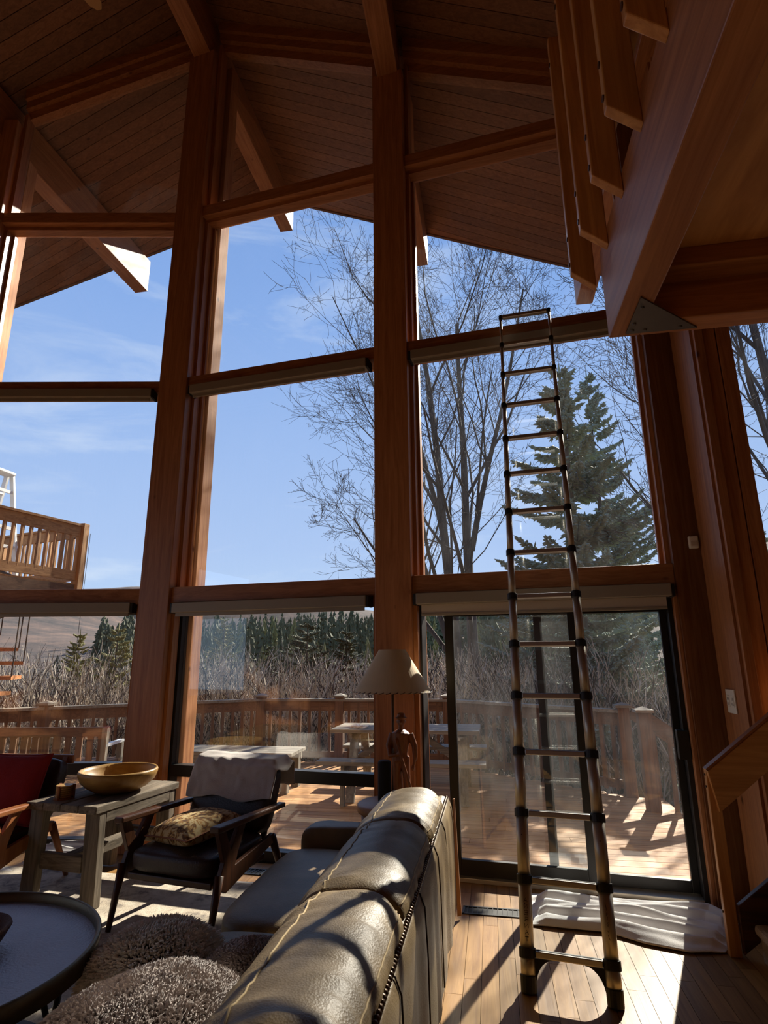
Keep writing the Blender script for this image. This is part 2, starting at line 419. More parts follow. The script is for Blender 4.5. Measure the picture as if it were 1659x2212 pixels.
# ---- floor
def make_floor():
    m = Mb(); m.box(-4.6, 7.6, -8.3, 0.0, -0.12, -0.012); m.box(-0.6, 2.0, 0.0, 0.35, -0.12, -0.012)
    fl = st(m.build('floor', 'dark_slot', origin=(0, 0, 0)), 'honey coloured oak strip floor running towards the windows')
    # strips in view, each a board of its own
    x = 2.60; w = 0.083; k = 0
    cache = {}
    while x < 5.2:
        y = -0.02 - random.random() * 0.7 - (x - 2.6) * 0.11
        ytop = -0.1 - (x - 2.584) * 0.11
        first = True
        yy = ytop
        while yy > -3.2:
            L = random.choice((0.45, 0.7, 0.95, 1.2)) if not first else random.choice((0.25, 0.4, 0.6))
            first = False
            if L not in cache:
                q = Mb(); q.box(0, w - 0.0022, -L + 0.002, 0, -0.012, 0.0)
                o = q.build('floor_plank', 'floor_Y', fl, origin=(0, 0, 0)); cache[L] = o; put(o, (x, yy, 0), fl)
            else: share(cache[L], 'floor_plank', (x, yy, 0), fl)
            yy -= L
        x += w; k += 1
    # the rest of the floor, under rug and furniture
    q = Mb()
    x = -4.5
    while x < 2.60 - 0.01:
        q.box(x, min(x + w, 2.60) - 0.002, -8.2, -0.02 if abs(x) > 0.5 else 0.05, -0.012, 0.0); x += w
    x = 5.2
    while x < 7.5:
        q.box(x, x + w - 0.002, -8.2, -0.84, -0.012, 0.0); x += w
    x = 2.60
    while x < 5.2:
        q.box(x, x + w - 0.002, -8.2, -3.25, -0.012, 0.0); x += w
    o = q.build('floor_strips', 'floor_Y', fl, origin=(0, -4, 0)); o['kind'] = 'stuff'
    return fl
make_floor()

# ---- ceiling: tongue and groove roof decking that runs out through the glass as the eaves
def make_ceiling():
    m = Mb()
    for sg, xe in ((1, 7.9), (-1, 4.9)):
        def P(x, y, dz): return (sg * x, y, ceil_z(x) + dz)
        a = [P(0, -8.4, .03), P(xe, -8.4, .03), P(xe, edge_y(sg * xe), .03), P(0, edge_y(0), .03)]
        b = [(p[0], p[1], p[2] + 0.22) for p in a]
        if sg < 0: a.reverse(); b.reverse()
        m.hexa(a + b)
    ce = st(m.build('ceiling', 'shingle', origin=(0, -3, 8)), 'sloped wooden plank ceiling that continues outside as the eaves')
    w = 0.148
    for sg, xe in ((1, 7.8), (-1, 4.8)):
        proto = None
        y = 2.80
        q = Mb()
        while y > -8.2:
            y0 = y - w + 0.007
            # clip the outer boards along the slanting rake
            sl = 0.09 if sg > 0 else 0.21
            xm = min(xe, max(0.12, (2.84 - y) / sl))
            full = xm >= xe - 1e-6
            def corners(xa, xb, ya, yb, xb2=None):
                xb2 = xb if xb2 is None else xb2
                lo = [(xa, ya), (xb2, ya), (xb, yb), (xa, yb)]
                r = [V((sg * x, yy, ceil_z(x))) for x, yy in lo] + [V((sg * x, yy, ceil_z(x) + 0.03)) for x, yy in lo]
                if sg < 0: r = [r[3], r[2], r[1], r[0], r[7], r[6], r[5], r[4]]
                return r
            if y > -2.3:
                if full:
                    if proto is None:
                        b = Mb(); b.hexa(corners(0.0, xe, y0, y)); proto = b.build('ceiling_plank', 'deckceil_X', ce, origin=(0, y, 8.0))
                    else: share(proto, 'ceiling_plank', (0, y, 8.0), ce)
                else:
                    b = Mb(); b.hexa(corners(0.0, xm, y0, y, min(xe, (2.84 - y0) / sl))); b.build('ceiling_plank', 'deckceil_X', ce, origin=(0, y, 8.0))
            else:
                q.hexa(corners(0.0, xe, y0, y))
            y -= w
        o = q.build('ceiling_planks_behind', 'deckceil_X', ce, origin=(0, -5, 8)); o['kind'] = 'stuff'
    # rake boards
    for sg, xe in ((1, 7.9), (-1, 4.9)):
        b = Mb()
        p = [V((0, edge_y(0) + .0, ceil_z(0) - 0.02)), V((sg * xe, edge_y(sg * xe), ceil_z(xe) - 0.02))]
        d = V((0, 0.04, 0)); u = V((0, 0, 0.30))
        b.hexa([p[0], p[1], p[1] + d, p[0] + d, p[0] + u, p[1] + u, p[1] + d + u, p[0] + d + u])
        b.build('rake_board', 'railwood_X', ce, fixn=True)
make_ceiling()

def house_beam(x, zb, y1, label, w=0.21):
    m = Mb(); m.box(x - w / 2, x + w / 2, -8.2, y1, zb, ceil_z(abs(x) + w / 2) + 0.02)
    st(m.build('roof_beam', 'fir_Y', bevel=0.008), label)
house_beam(0.0, 8.18, 2.87, 'ridge beam running out under the peak of the roof above the prow post')
house_beam(2.17, 7.10, 2.70, 'roof beam resting on the post between the two tall right-hand windows')
house_beam(4.34, 6.00, 2.42, 'roof beam at the far right behind the loft balusters')
house_beam(-2.2, 7.08, 2.48, 'roof beam at the left, its sunlit outer end hanging in the left window')

# ---- posts of the window wall
def make_posts():
    m = Mb()
    c = [FL(0, -.2, 0), FR(-2.42, -.2, 0), FR(-2.42, .02, 0), V((0.06, 0.30, 0)), FL(0, .02, 0)]
    m.prism(c, (0, 0, 8.2)); o = m.build('timber_post', 'fir_Z', bevel=0.006, fixn=True)
    st(o, 'tall wooden post at the point of the prow, under the ridge beam')
    m = Mb(); m.fbox(FR, -.543, -.25, -.2, .04, 0, 7.12)
    st(m.build('timber_post', 'fir_Z', bevel=0.006), 'tall wooden post behind the table lamp')
    m = Mb(); m.fbox(FR, 1.60, 1.80, -.2, .14, 0, 6.05)
    m.prism([FR(1.60, -.2, 0), FR(1.78, -.2, 0), (4.40, -.478, 0), (4.40, -.30, 0), FR(1.60, .14, 0)], (0, 0, 6.4))
    st(m.build('timber_post', 'fir_Z', fixn=True), 'tall wooden post at the right of the sliding glass door')
    m = Mb(); m.fbox(FL, -2.13, -1.83, -.2, .04, 0, 7.3)
    st(m.build('timber_post', 'fir_Z', bevel=0.006), 'tall wooden post at the left edge, left of the left window')
    m = Mb(); m.fbox(FL, -4.3, -4.0, -.2, .04, 0, 6.4)
    st(m.build('timber_post', 'fir_Z', bevel=0.006), 'outer wooden corner post of the left window wall')
    # weathered outside casings seen through the glass
    for F, u0, u1, z, lab in ((FR, -2.46, -2.33, 8.2, 'prow post'), (FR, -.50, -.225, 7.1, 'lamp post'), (FR, 1.66, 1.80, 6.0, 'door post'), (FL, -2.10, -1.80, 7.0, 'left post')):
        m = Mb(); m.fbox(F, u0, u1, .045, .20, -.1, z)
        st(m.build('outside_casing', 'cedar_Z', bevel=0.004), 'sunlit weathered cedar casing on the outside of the ' + lab)
make_posts()

# ---- windows
def pane(F, poly, n, mat, parent):
    m = Mb(); d = F(0, 0.006, 0) - F(0, 0, 0)
    m.prism([F(u, n, z) for u, z in poly], d)
    return m.build('pane', mat, parent, fixn=True)
def xof(F, u): return F(u, 0, 0).x
BANDS = (1.98, 2.115), (4.03, 4.145), (5.985, 6.11)
def sticks(F, a, b, z0, z1, parent, top=False, low=0.0):
    """window stop mouldings down both sides of one light"""
    for u0, u1 in ((a, a + .03), (b - .03, b)):
        m = Mb(); m.fbox(F, u0, u1, -.10, -.01, z0, z1); m.build('stop_moulding', 'fir_Z', parent)
    for u0, u1 in ((a, a + .055), (b - .055, b)):
        m = Mb(); m.fbox(F, u0, u1, -.008, .04, z0, z1); m.build('sash_stile', 'fir_Z', parent)
def bay(num, F, a, b, label, glassmats, lower='black'):
    w = thing('window_%d' % num, F((a + b) / 2, 0, 0), label, 'window', kind='structure')
    for z0, z1 in BANDS:
        m = Mb(); m.fbox(F, a, b, -.165, .06, z0, z1); m.build('transom', 'fir_X', w, bevel=0.004)
        if z0 > 5:
            m = Mb(); m.fbox(F, a, b, -.10, .0, z0 - .04, z0); m.build('stop_moulding', 'fir_X', w)
    zs = ((2.115, 4.03), (4.145, 5.945))
    for (z0, z1), gm in zip(zs, glassmats[1:3]):
        pane(F, [(a + .04, z0), (b - .04, z0), (b - .04, z1), (a + .04, z1)], 0.01, gm, w)
        sticks(F, a, b, z0, z1, w)
    # top light under the slope
    za, zb = trim_z(xof(F, a)), trim_z(xof(F, b))
    pane(F, [(a + .03, 6.11), (b - .03, 6.11), (b - .03, zb), (a + .03, za)], 0.01, glassmats[3], w)
    for u0, u1 in ((a, a + .035), (b - .035, b)):
        m = Mb(); zz0 = trim_z(xof(F, u0)) + .02; zz1 = trim_z(xof(F, u1)) + .02
        m.hexa([F(u0, -.1, 6.11), F(u1, -.1, 6.11), F(u1, .03, 6.11), F(u0, .03, 6.11), F(u0, -.1, zz0), F(u1, -.1, zz1), F(u1, .03, zz1), F(u0, .03, zz0)])
        m.build('stop_moulding', 'fir_Z', w)
    # stepped head moulding along the rake
    for n0, n1, d0, d1 in ((-.06, .04, -.02, .10), (-.11, .04, .09, .19), (-.15, .04, .19, .33)):
        m = Mb()
        def Q(u, n, d): return F(u, n, trim_z(xof(F, u)) + d)
        m.hexa([Q(a, n0, d0), Q(b, n0, d0), Q(b, n1, d0), Q(a, n1, d0), Q(a, n0, d1), Q(b, n0, d1), Q(b, n1, d1), Q(a, n1, d1)])
        m.build('head_moulding', 'fir_X', w)
    if lower == 'black':
        # black metal framed light down to the floor, with a low rail
        for u0, u1 in ((a, a + .05), (b - .05, b)):
            m = Mb(); m.fbox(F, u0, u1, -.05, .04, 0.03, 1.98); m.build('metal_stile', 'black_metal', w)
        for z0, z1 in ((0.0, .07), (.56, .65), (1.90, 1.98)):
            m = Mb(); m.fbox(F, a + .05, b - .05, -.05, .04, z0, z1); m.build('metal_rail', 'black_metal', w)
        pane(F, [(a + .05, .07), (b - .05, .07), (b - .05, .56), (a + .05, .56)], 0.0, glassmats[0], w)
        pane(F, [(a + .05, .65), (b - .05, .65), (b - .05, 1.90), (a + .05, 1.90)], 0.0, glassmats[0], w)
        for u0, u1 in ((a, a + .03), (b - .03, b)):
            m = Mb(); m.fbox(F, u0, u1, -.14, -.06, 0.0, 1.98); m.build('stop_moulding', 'fir_Z', w)
    return w
bay(1, FL, -1.83, -0.0, 'tall left window wall bay looking onto the deck and the upper balcony', ('glass',) * 4)
bay(2, FR, -2.42, -.543, 'tall middle window wall bay between the prow post and the lamp post', ('glass',) * 4)
bay(3, FR, -.25, 1.60, 'tall right window wall bay above the sliding glass door', ('glass_dusty',) * 4, lower=None)
bay(4, FL, -4.0, -2.13, 'outermost window wall bay beyond the left edge', ('glass',) * 4)

# ---- sliding door, standing slightly open at its left
def make_door():
    d = thing('door_1', FR(.68, 0, 0), 'black framed sliding glass door behind the ladder, slightly open at the left', 'door', kind='structure')
    def bar(nm, u0, u1, n0, n1, z0, z1, mat='black_metal'):
        m = Mb(); m.fbox(FR, u0, u1, n0, n1, z0, z1); return m.build(nm, mat, d, bevel=0.003)
    bar('jamb', -.25, -.20, -.09, .07, 0, 1.98); bar('jamb', 1.545, 1.60, -.09, .07, 0, 1.98)
    bar('head', -.20, 1.545, -.09, .07, 1.84, 1.98)
    bar('sill', -.20, 1.545, -.09, .10, 0, .028, 'aluminium')
    # inner sliding leaf
    for u0, u1 in ((-.03, .035), (.875, .925)): bar('sliding_stile', u0, u1, -.05, -.012, .03, 1.84)
    bar('sliding_rail', .035, .875, -.05, -.012, .03, .13); bar('sliding_rail', .035, .875, -.05, -.012, 1.80, 1.84)
    pane(FR, [(.035, .13), (.875, .13), (.875, 1.80), (.035, 1.80)], -.034, 'glass_dirty', d)
    # outer fixed leaf
    for u0, u1 in ((.63, .69), (1.50, 1.545)): bar('fixed_stile', u0, u1, .012, .05, .03, 1.84)
    bar('fixed_rail', .69, 1.50, .012, .05, .03, .10); bar('fixed_rail', .69, 1.50, .012, .05, 1.80, 1.84)
    pane(FR, [(.69, .10), (1.50, .10), (1.50, 1.80), (.69, 1.80)], .03, 'glass_dirty', d)
    bar('latch', 1.50, 1.57, -.12, -.05, .84, 1.02)
    for u0, u1 in ((-.25, -.215), (1.575, 1.60)): bar('stop_moulding', u0, u1, -.16, -.09, 0, 1.98, 'fir_Z')
make_door()

# ---- roller shades
def shade(F, a, b, zt, h, label, strip=None, lowstrip=0.03):
    t = thing('roller_shade', F((a + b) / 2, -.2, zt - h), label, 'shade', 'roller shade boxes under the window transoms')
    m = Mb(); m.fbox(F, a, b, -.235, -.12, zt - h, zt); m.build('cassette', 'shade_metal', t, bevel=0.006)
    for u0, u1 in ((a - .022, a), (b, b + .022)):
        m = Mb(); m.fbox(F, u0, u1, -.225, -.11, zt - h - .004, zt - .004); m.build('end_cap', 'black_plastic', t, bevel=0.003)
    m = Mb(); m.fbox(F, a + .02, b - .02, -.20, -.185, zt - h - lowstrip, zt - h); m.build('hem_bar', 'shade_metal', t)
    if strip:
        m = Mb(); m.fbox(F, a + .03, b - .03, -.172, -.168, zt - h - strip, zt - h); m.build('shade_fabric', 'shade_cloth', t)
        m = Mb(); m.fbox(F, a + .03, b - .03, -.18, -.16, zt - h - strip - .02, zt - h - strip); m.build('bottom_bar', 'shade_metal', t, bevel=0.003)
    return t
shade(FL, -1.80, -.06, 1.99, .088, 'roller shade box at the bottom transom of the left window')
shade(FL, -1.80, -.06, 4.04, .088, 'roller shade box at the upper transom of the left window')
shade(FR, -2.36, -.61, 1.972, .085, 'roller shade box at the bottom transom of the middle window')
shade(FR, -2.36, -.61, 4.02, .085, 'roller shade box at the upper transom of the middle window')
shade(FR, -.21, 1.56, 1.972, .085, 'roller shade box above the sliding door with a strip of cloth let down', strip=.065, lowstrip=0.0)
shade(FR, -.21, 1.56, 4.02, .085, 'roller shade box behind the top of the ladder')

# ---- gable wall right of the prow
def make_right_wall():
    m = Mb(); m.box(4.33, 4.40, -.83, -.476, 0, 6.45)
    w = st(m.build('wall_return', 'fir_Z', fixn=True), 'narrow wooden return wall beside the door post with the outlet plate')
    WL = thing('wall_front', (6, -.8, 0), 'wooden board wall at the far right behind the stairs', 'wall', kind='structure')
    xs = [4.40, 4.446, 4.582]
    m = Mb(); m.box(4.345, 4.40, -.87, -.83, 0, 6.5); m.build('corner_trim', 'fir_Z', WL, bevel=.004)
    for a, b in ((4.40, 4.488), (4.491, 4.582)):
        m = Mb(); m.box(a, b - .004, -.845, -.80, 0, 6.5); m.build('wall_board', 'fir_Z', WL, bevel=.004)
    m = Mb(); m.box(4.40, 7.6, -.80, -.76, 0, .9); m.box(4.582, 7.6, -.80, -.76, 4.4, 6.6); m.box(6.3, 7.6, -.80, -.76, .9, 4.4); m.box(4.40, 4.582, -.80, -.76, .9, 6.6)
    m.build('sheathing', 'fir_Z', WL)
    x = 4.582
    while x < 7.5:
        m = Mb(); m.box(x, x + .136, -.845, -.80, 0, .9); m.build('wall_board', 'fir_Z', WL)
        m = Mb(); m.box(x, x + .136, -.845, -.80, 4.4, ceil_z(x + .14)); m.build('wall_board', 'fir_Z', WL)
        x += .14
    wn = thing('window_5', (5.4, -.8, .9), 'bare side window at the right edge beyond the stairs', 'window', kind='structure')
    fr = FH = frame(0, -.80, 1, 0, 0, 1)
    pane(FH, [(4.58, .9), (6.3, .9), (6.3, 4.4), (4.58, 4.4)], .0, 'glass_dusty', wn)
    m = Mb(); m.box(4.582, 6.3, -.845, -.77, .88, .93); m.build('window_sill', 'fir_X', wn)
make_right_wall()

# ---- remaining room shell behind the camera
def make_shell():
    m = Mb(); m.box(-4.6, -4.45, -8.3, -.75, 0, .8); m.box(-4.6, -4.45, -8.3, -.75, 3.4, 6.9)
    for y0, y1 in ((-1.4, -.75), (-4.5, -4.1), (-8.3, -7.4)): m.box(-4.6, -4.45, y0, y1, .8, 3.4)
    st(m.build('wall_left', 'fir_Z'), 'wooden left wall of the room with two added wide windows')
    wn = thing('window_6', (-4.5, -4, .8), 'two wide windows added in the unseen left wall to let daylight in', 'window', kind='structure')  # invented panes out of view, added to bring daylight in from the left
    FW = frame(-4.52, 0, 0, 1, -1, 0)
    for y0, y1 in ((-4.1, -1.4), (-7.4, -4.5)): pane(FW, [(y0, .8), (y1, .8), (y1, 3.4), (y0, 3.4)], 0, 'glass', wn)
    m = Mb(); m.box(7.5, 7.65, -8.3, -.75, 0, 5.4); st(m.build('wall_right', 'fir_Z'), 'plain wooden right wall of the room')
    m = Mb()
    m.prism([(-4.6, -8.3, 0), (7.6, -8.3, 0), (7.6, -8.3, 5.0), (0, -8.3, 8.8), (-4.6, -8.3, 6.5)], (0, .12, 0))
    st(m.build('wall_back', 'fir_Z', fixn=True), 'plain wooden back wall of the room')
make_shell()

# ---- loft at the upper right
def make_loft():
    lf = thing('loft', (5, -4, 2.65), 'wooden loft overhanging at the upper right with a steel corner plate', 'loft', kind='structure')
    m = Mb(); m.box(3.384, 3.492, -6.2, -2.602, 2.65, 3.02); m.build('edge_beam', 'fir_Y', lf, bevel=.005)
    m = Mb(); m.box(3.492, 7.5, -2.70, -2.602, 2.65, 2.86); m.build('cross_beam', 'fir_X', lf, bevel=.005)
    m = Mb(); m.box(3.492, 7.5, -2.80, -2.70, 2.79, 2.86); m.build('ledger', 'fir_X', lf, bevel=.004)
    m = Mb(); m.box(3.492, 7.5, -6.2, -2.602, 2.86, 3.0); m.build('soffit_panel', 'ply', lf)
    m = Mb(); m.prism([(3.437, -2.86, 2.644), (3.437, -2.632, 2.644), (3.684, -2.628, 2.644)], (0, 0, .006)); pl = m.build('corner_plate', 'steel_plate', lf, fixn=True)
    pl['label'] = 'triangular steel plate under the corner'
    for x, y in ((3.455, -2.80), (3.452, -2.70), (3.455, -2.655), (3.50, -2.652), (3.62, -2.650)):
        m = Mb(); m.lathe([(0, -.006), (.006, -.005), (.008, 0)], (x, y, 2.644), 8); m.build('bolt', 'steel_plate', pl)
    bal = None
    t = thing('loft_railing', (3.34, -3.5, 2.95), 'oak board balusters of the loft railing bolted to the beam', 'railing')
    y = -2.49; k = 0
    while y > -5.6:
        if bal is None:
            m = Mb()
            p = [(3.292, y - .018, 3.020), (3.384, y - .018, 2.940), (3.384, y + .018, 2.940), (3.292, y + .018, 3.020)]
            m.hexa(p + [(a, b, 4.275) for a, b, c in p])
            bal = m.build('baluster', 'oak_Z', t, bevel=.004)
            zb = WLOC[bal.name].copy(); yb = y
            for z in (3.065, 3.19, 4.13):
                m = Mb(); m.tube([(3.288, y, z), (3.294, y, z)], .010, 10); pg = m.build('plug', 'walnut_X', bal); 
        else:
            o = share(bal, 'baluster', zb + V((0, y - yb, 0)), t)
            for c in [c for c in bal.children]:
                pc = c.copy(); COL.objects.link(pc); pc.parent = o; pc.location = c.location
        y -= .25
    for z in (3.30, 3.72, 4.12):
        m = Mb(); m.box(3.386, 3.42, -6.0, -2.47, z, z + .14); m.build('rail_board', 'oak_Y', t, bevel=.004)
make_loft()

# ---- stairs at the lower right
def make_stairs():
    t = thing('staircase', (4.6, -1.5, 0), 'carpeted stairs at the right edge with an oak board handrail', 'stairs', kind='structure')
    m = Mb(); m.box(4.012, 4.070, -1.00, -.962, 0, .89)
    nw = m.build('newel_board', 'oak_Z', t, bevel=.004)
    # sloping rail board and its cap
    sl = .78
    m = Mb(); x0, x1 = 4.012, 5.9
    m.hexa([(x0 + .035, -1.03, .68), (x1, -1.03, .68 + (x1 - x0) * sl), (x1, -1.0, .68 + (x1 - x0) * sl), (x0 + .035, -1.0, .68),
            (x0, -1.03, .885), (x1, -1.03, .885 + (x1 - x0) * sl), (x1, -1.0, .885 + (x1 - x0) * sl), (x0, -1.0, .885)])
    m.build('hand_rail', 'oak_X', t, bevel=.004)
    m = Mb(); m.beam((4.005, -1.012, .892), (5.9, -1.012, .892 + 1.895 * sl), .048, .012); m.build('rail_cap', 'teak_X', t)
    for z in (.86, .80, .20):
        m = Mb(); m.tube([(4.006, -.981, z), (4.014, -.981, z)], .006, 8); m.build('plug', 'walnut_X', nw)
    # stringer and treads
    m = Mb(); m.hexa([(4.075, -1.02, .02), (5.9, -1.02, .02 + 1.8 * sl), (5.9, -.985, .02 + 1.8 * sl), (4.075, -.985, .02),
                      (4.075, -1.02, .24), (5.9, -1.02, .24 + 1.8 * sl), (5.9, -.985, .24 + 1.8 * sl), (4.075, -.985, .24)]); m.build('stringer', 'walnut_X', t, bevel=.004)
    for k in range(7):
        x = 4.16 + k * .24; z = .17 + k * .185
        m = Mb(); m.box(x - .03, x + .27, -2.0, -1.022, z - .05, z); m.build('tread', 'carpet', t, bevel=.02)
        m = Mb(); m.box(x, x + .03, -2.0, -1.022, z - .185, z - .05); m.build('riser', 'carpet', t)
make_stairs()

# ================================================================== FURNITURE
def rotm(x, y, deg, z=0): return Matrix.Translation((x, y, z)) @ Matrix.Rotation(R(deg), 4, 'Z')

# ---- rug
def make_rug():
    t = thing('area_rug', (0.2, -2.0, 0), 'faded cream and grey patterned rug under the armchairs and coffee table', 'rug')
    m = Mb()
    def fn(a, b):
        x = -2.0 + a * 3.62; y = -3.7 + b * 3.28
        return V((x, y - 0.03 * (x - .2), 0.012 + 0.002 * noise.noise(V((x * 3, y * 3, 0)))))
    m.grid(fn, 40, 40)
    p = m.build('pile', 'rug', t, smooth=True)
    m = Mb()
    for x0, x1, y0, y1 in ((-2.0, 1.62, -.44, -.42), (-2.0, -1.98, -3.7, -.42), (1.60, 1.62, -3.7, -.42)):
        m.box(x0, x1, y0 + (-.03 * (x1 - .2) if x1 > 1 and x0 < 0 else 0), y1 - (.0), 0.001, 0.011)
    m.build('binding', 'towel', t)
make_rug()

# ---- leather sofa seen along its back
SOFA = (2.13, -2.1, 0)
def make_sofa():
    t = thing('leather_sofa', SOFA, 'olive brown leather sofa with a nailhead trimmed back, seen along its length', 'sofa')
    Y0, Y1 = -3.48, -.755
    m = Mb(); m.rbox(((1.70 + 2.50) / 2, (Y0 + Y1) / 2, .165), (.82, Y1 - Y0 - .04, .21), p=9, seg=12); m.build('seat_base', 'leather', t, smooth=True)
    for y in (Y0 + .12, Y1 - .12):
        for x in (1.76, 2.50):
            m = Mb(); m.lathe([(.03, 0), (.04, .09)], (x, y, 0), 10); m.build('leg', 'walnut_Z', t, smooth=True)
    # back: rounded profile swept along the sofa, with soft vertical folds on the outside
    prof = [(2.40, .10), (2.40, .40), (2.41, .55), (2.44, .625), (2.49, .655), (2.545, .662), (2.583, .650), (2.600, .61), (2.606, .50), (2.610, .30), (2.612, .08)]
    NY = 160
    def fn(a, b):
        i = a * (len(prof) - 1); k = min(int(i), len(prof) - 2); f = i - k
        x = prof[k][0] * (1 - f) + prof[k + 1][0] * f; z = prof[k][1] * (1 - f) + prof[k + 1][1] * f
        y = Y0 + b * (Y1 - Y0)
        if a > .68:
            w = min(1, (a - .68) / .1)
            x += w * (.006 * math.sin(y * 23 + 2 * noise.noise(V((y * 2, 0, 0)))) + .008 * noise.noise(V((y * 9, z * 1.2, 0))))
        if a < .68: z += .006 * noise.noise(V((y * 6, x * 9, 0)))
        return V((x, y, z))
    m = Mb(); m.grid(fn, 44, NY); bk = m.build('back_frame', 'leather', t, smooth=True)
    for y in (Y0, Y1):
        m = Mb(); m.prism([(x, y - (.012 if y == Y0 else 0), z) for x, z in prof], (0, .012, 0)); m.build('back_end', 'leather', t, fixn=True)
    m = Mb(); y = Y0 + .01
    while y < Y1 - .01:
        m.ball((2.574, y, .658), (.0105, .0105, .0095), 6, 4); y += .0225
    nh = m.build('nailhead_trim', 'brass', t, smooth=True); nh['kind'] = 'stuff'; nh['label'] = 'row of dark brass nailheads'
    for y in (-1.30, -1.72, -2.28, -2.86):
        m = Mb(); m.tube([(2.405, y, .56), (2.44, y, .63), (2.49, y, .659), (2.545, y, .666), (2.586, y, .652), (2.603, y, .61), (2.611, y, .45), (2.615, y, .1)], .003, 5); m.build('panel_seam', 'dark_leather', bk, smooth=True)
    # tan end panel at the far outside corner
    m = Mb(); m.prism([(2.616, -.78, .02), (2.64, -.765, .02), (2.622, -.765, .65), (2.612, -.78, .65)], (0, .02, 0)); m.build('corner_panel', 'tan_leather', t, fixn=True)
    # arms
    for y, lab in ((Y1 - .10, 'far'), (Y0 + .10, 'near')):
        m = Mb(); m.rbox((2.06, y, .305), (.74, .20, .41), p=7, seg=14, wr=.006, ws=9); m.build('arm', 'leather', t, smooth=True)
    # seat cushions
    for i, (a, b) in enumerate(((-2.03, -.97), (-3.26, -2.05))):
        m = Mb(); m.rbox((2.0, (a + b) / 2, .345), (.72, b - a, .17), p=6, seg=22, bulge=.25, wr=.010, ws=6, seed=i + 1)
        sc = m.build('seat_cushion', 'leather', t, smooth=True)
    # back cushions: boxed, with welts along both top edges
    prof2 = [(2.20, .40), (2.155, .50), (2.165, .62), (2.22, .705), (2.30, .745), (2.40, .762), (2.49, .750), (2.55, .71), (2.572, .665), (2.555, .56), (2.50, .42), (2.35, .385)]
    cx, cz = 2.37, .58
    def sweep(y0, y1, seed):
        n = len(prof2); NR = 34; sub = 4
        P = []
        for i in range(n):
            p0, p1, p2, p3 = (V((*prof2[(i + k) % n], 0)) for k in (-1, 0, 1, 2))
            for j in range(sub):
                f = j / sub
                P.append(0.5 * ((2 * p1) + (p2 - p0) * f + (2 * p0 - 5 * p1 + 4 * p2 - p3) * f * f + (3 * p1 - p0 - 3 * p2 + p3) * f ** 3))
        n = len(P); vs = []; fs = []; rings = []
        for k in range(NR + 1):
            q = k / NR * 2 - 1
            e = (1 - min(1, abs(q)) ** 9) ** (1 / 3.0)
            s = .70 + .30 * e
            y = (y0 + y1) / 2 + q * (y1 - y0) / 2
            ring = []
            for i, p in enumerate(P):
                x = cx + (p.x - cx) * s; z = cz + (p.y - cz) * (.80 + .20 * e)
                w = abs(q) ** 2
                d = (.004 + .012 * w) * noise.noise(V((x * 5 + seed * 7, y * (13 + 12 * w), z * 4))) + .004 * noise.noise(V((x * 14, y * 30, z * 14 + seed)))
                ring.append(V((x + (p.x - cx) * d * 6, y, z + (p.y - cz) * d * 6)))
            rings.append(ring)
        m = Mb(); m.add([p for r in rings for p in r], [(k * n + i, (k + 1) * n + i, (k + 1) * n + (i + 1) % n, k * n + (i + 1) % n) for k in range(NR) for i in range(n)] + [tuple(range(n)), tuple(reversed(range(NR * n, NR * n + n)))])
        return m, rings, n
    for i, (a, b) in enumerate(((-1.70, -.95), (-2.55, -1.69), (-3.36, -2.53))):
        m, rings, n = sweep(a, b, i + 1)
        c = m.build('back_cushion', 'leather', t, smooth=True, fixn=True)
        for idx in (15, 29):
            m = Mb(); m.tube([r[idx] + V((0, 0, .001)) for r in rings[1:-1]], .0032, 5); m.build('welt', 'stitch', c, smooth=True)
make_sofa()

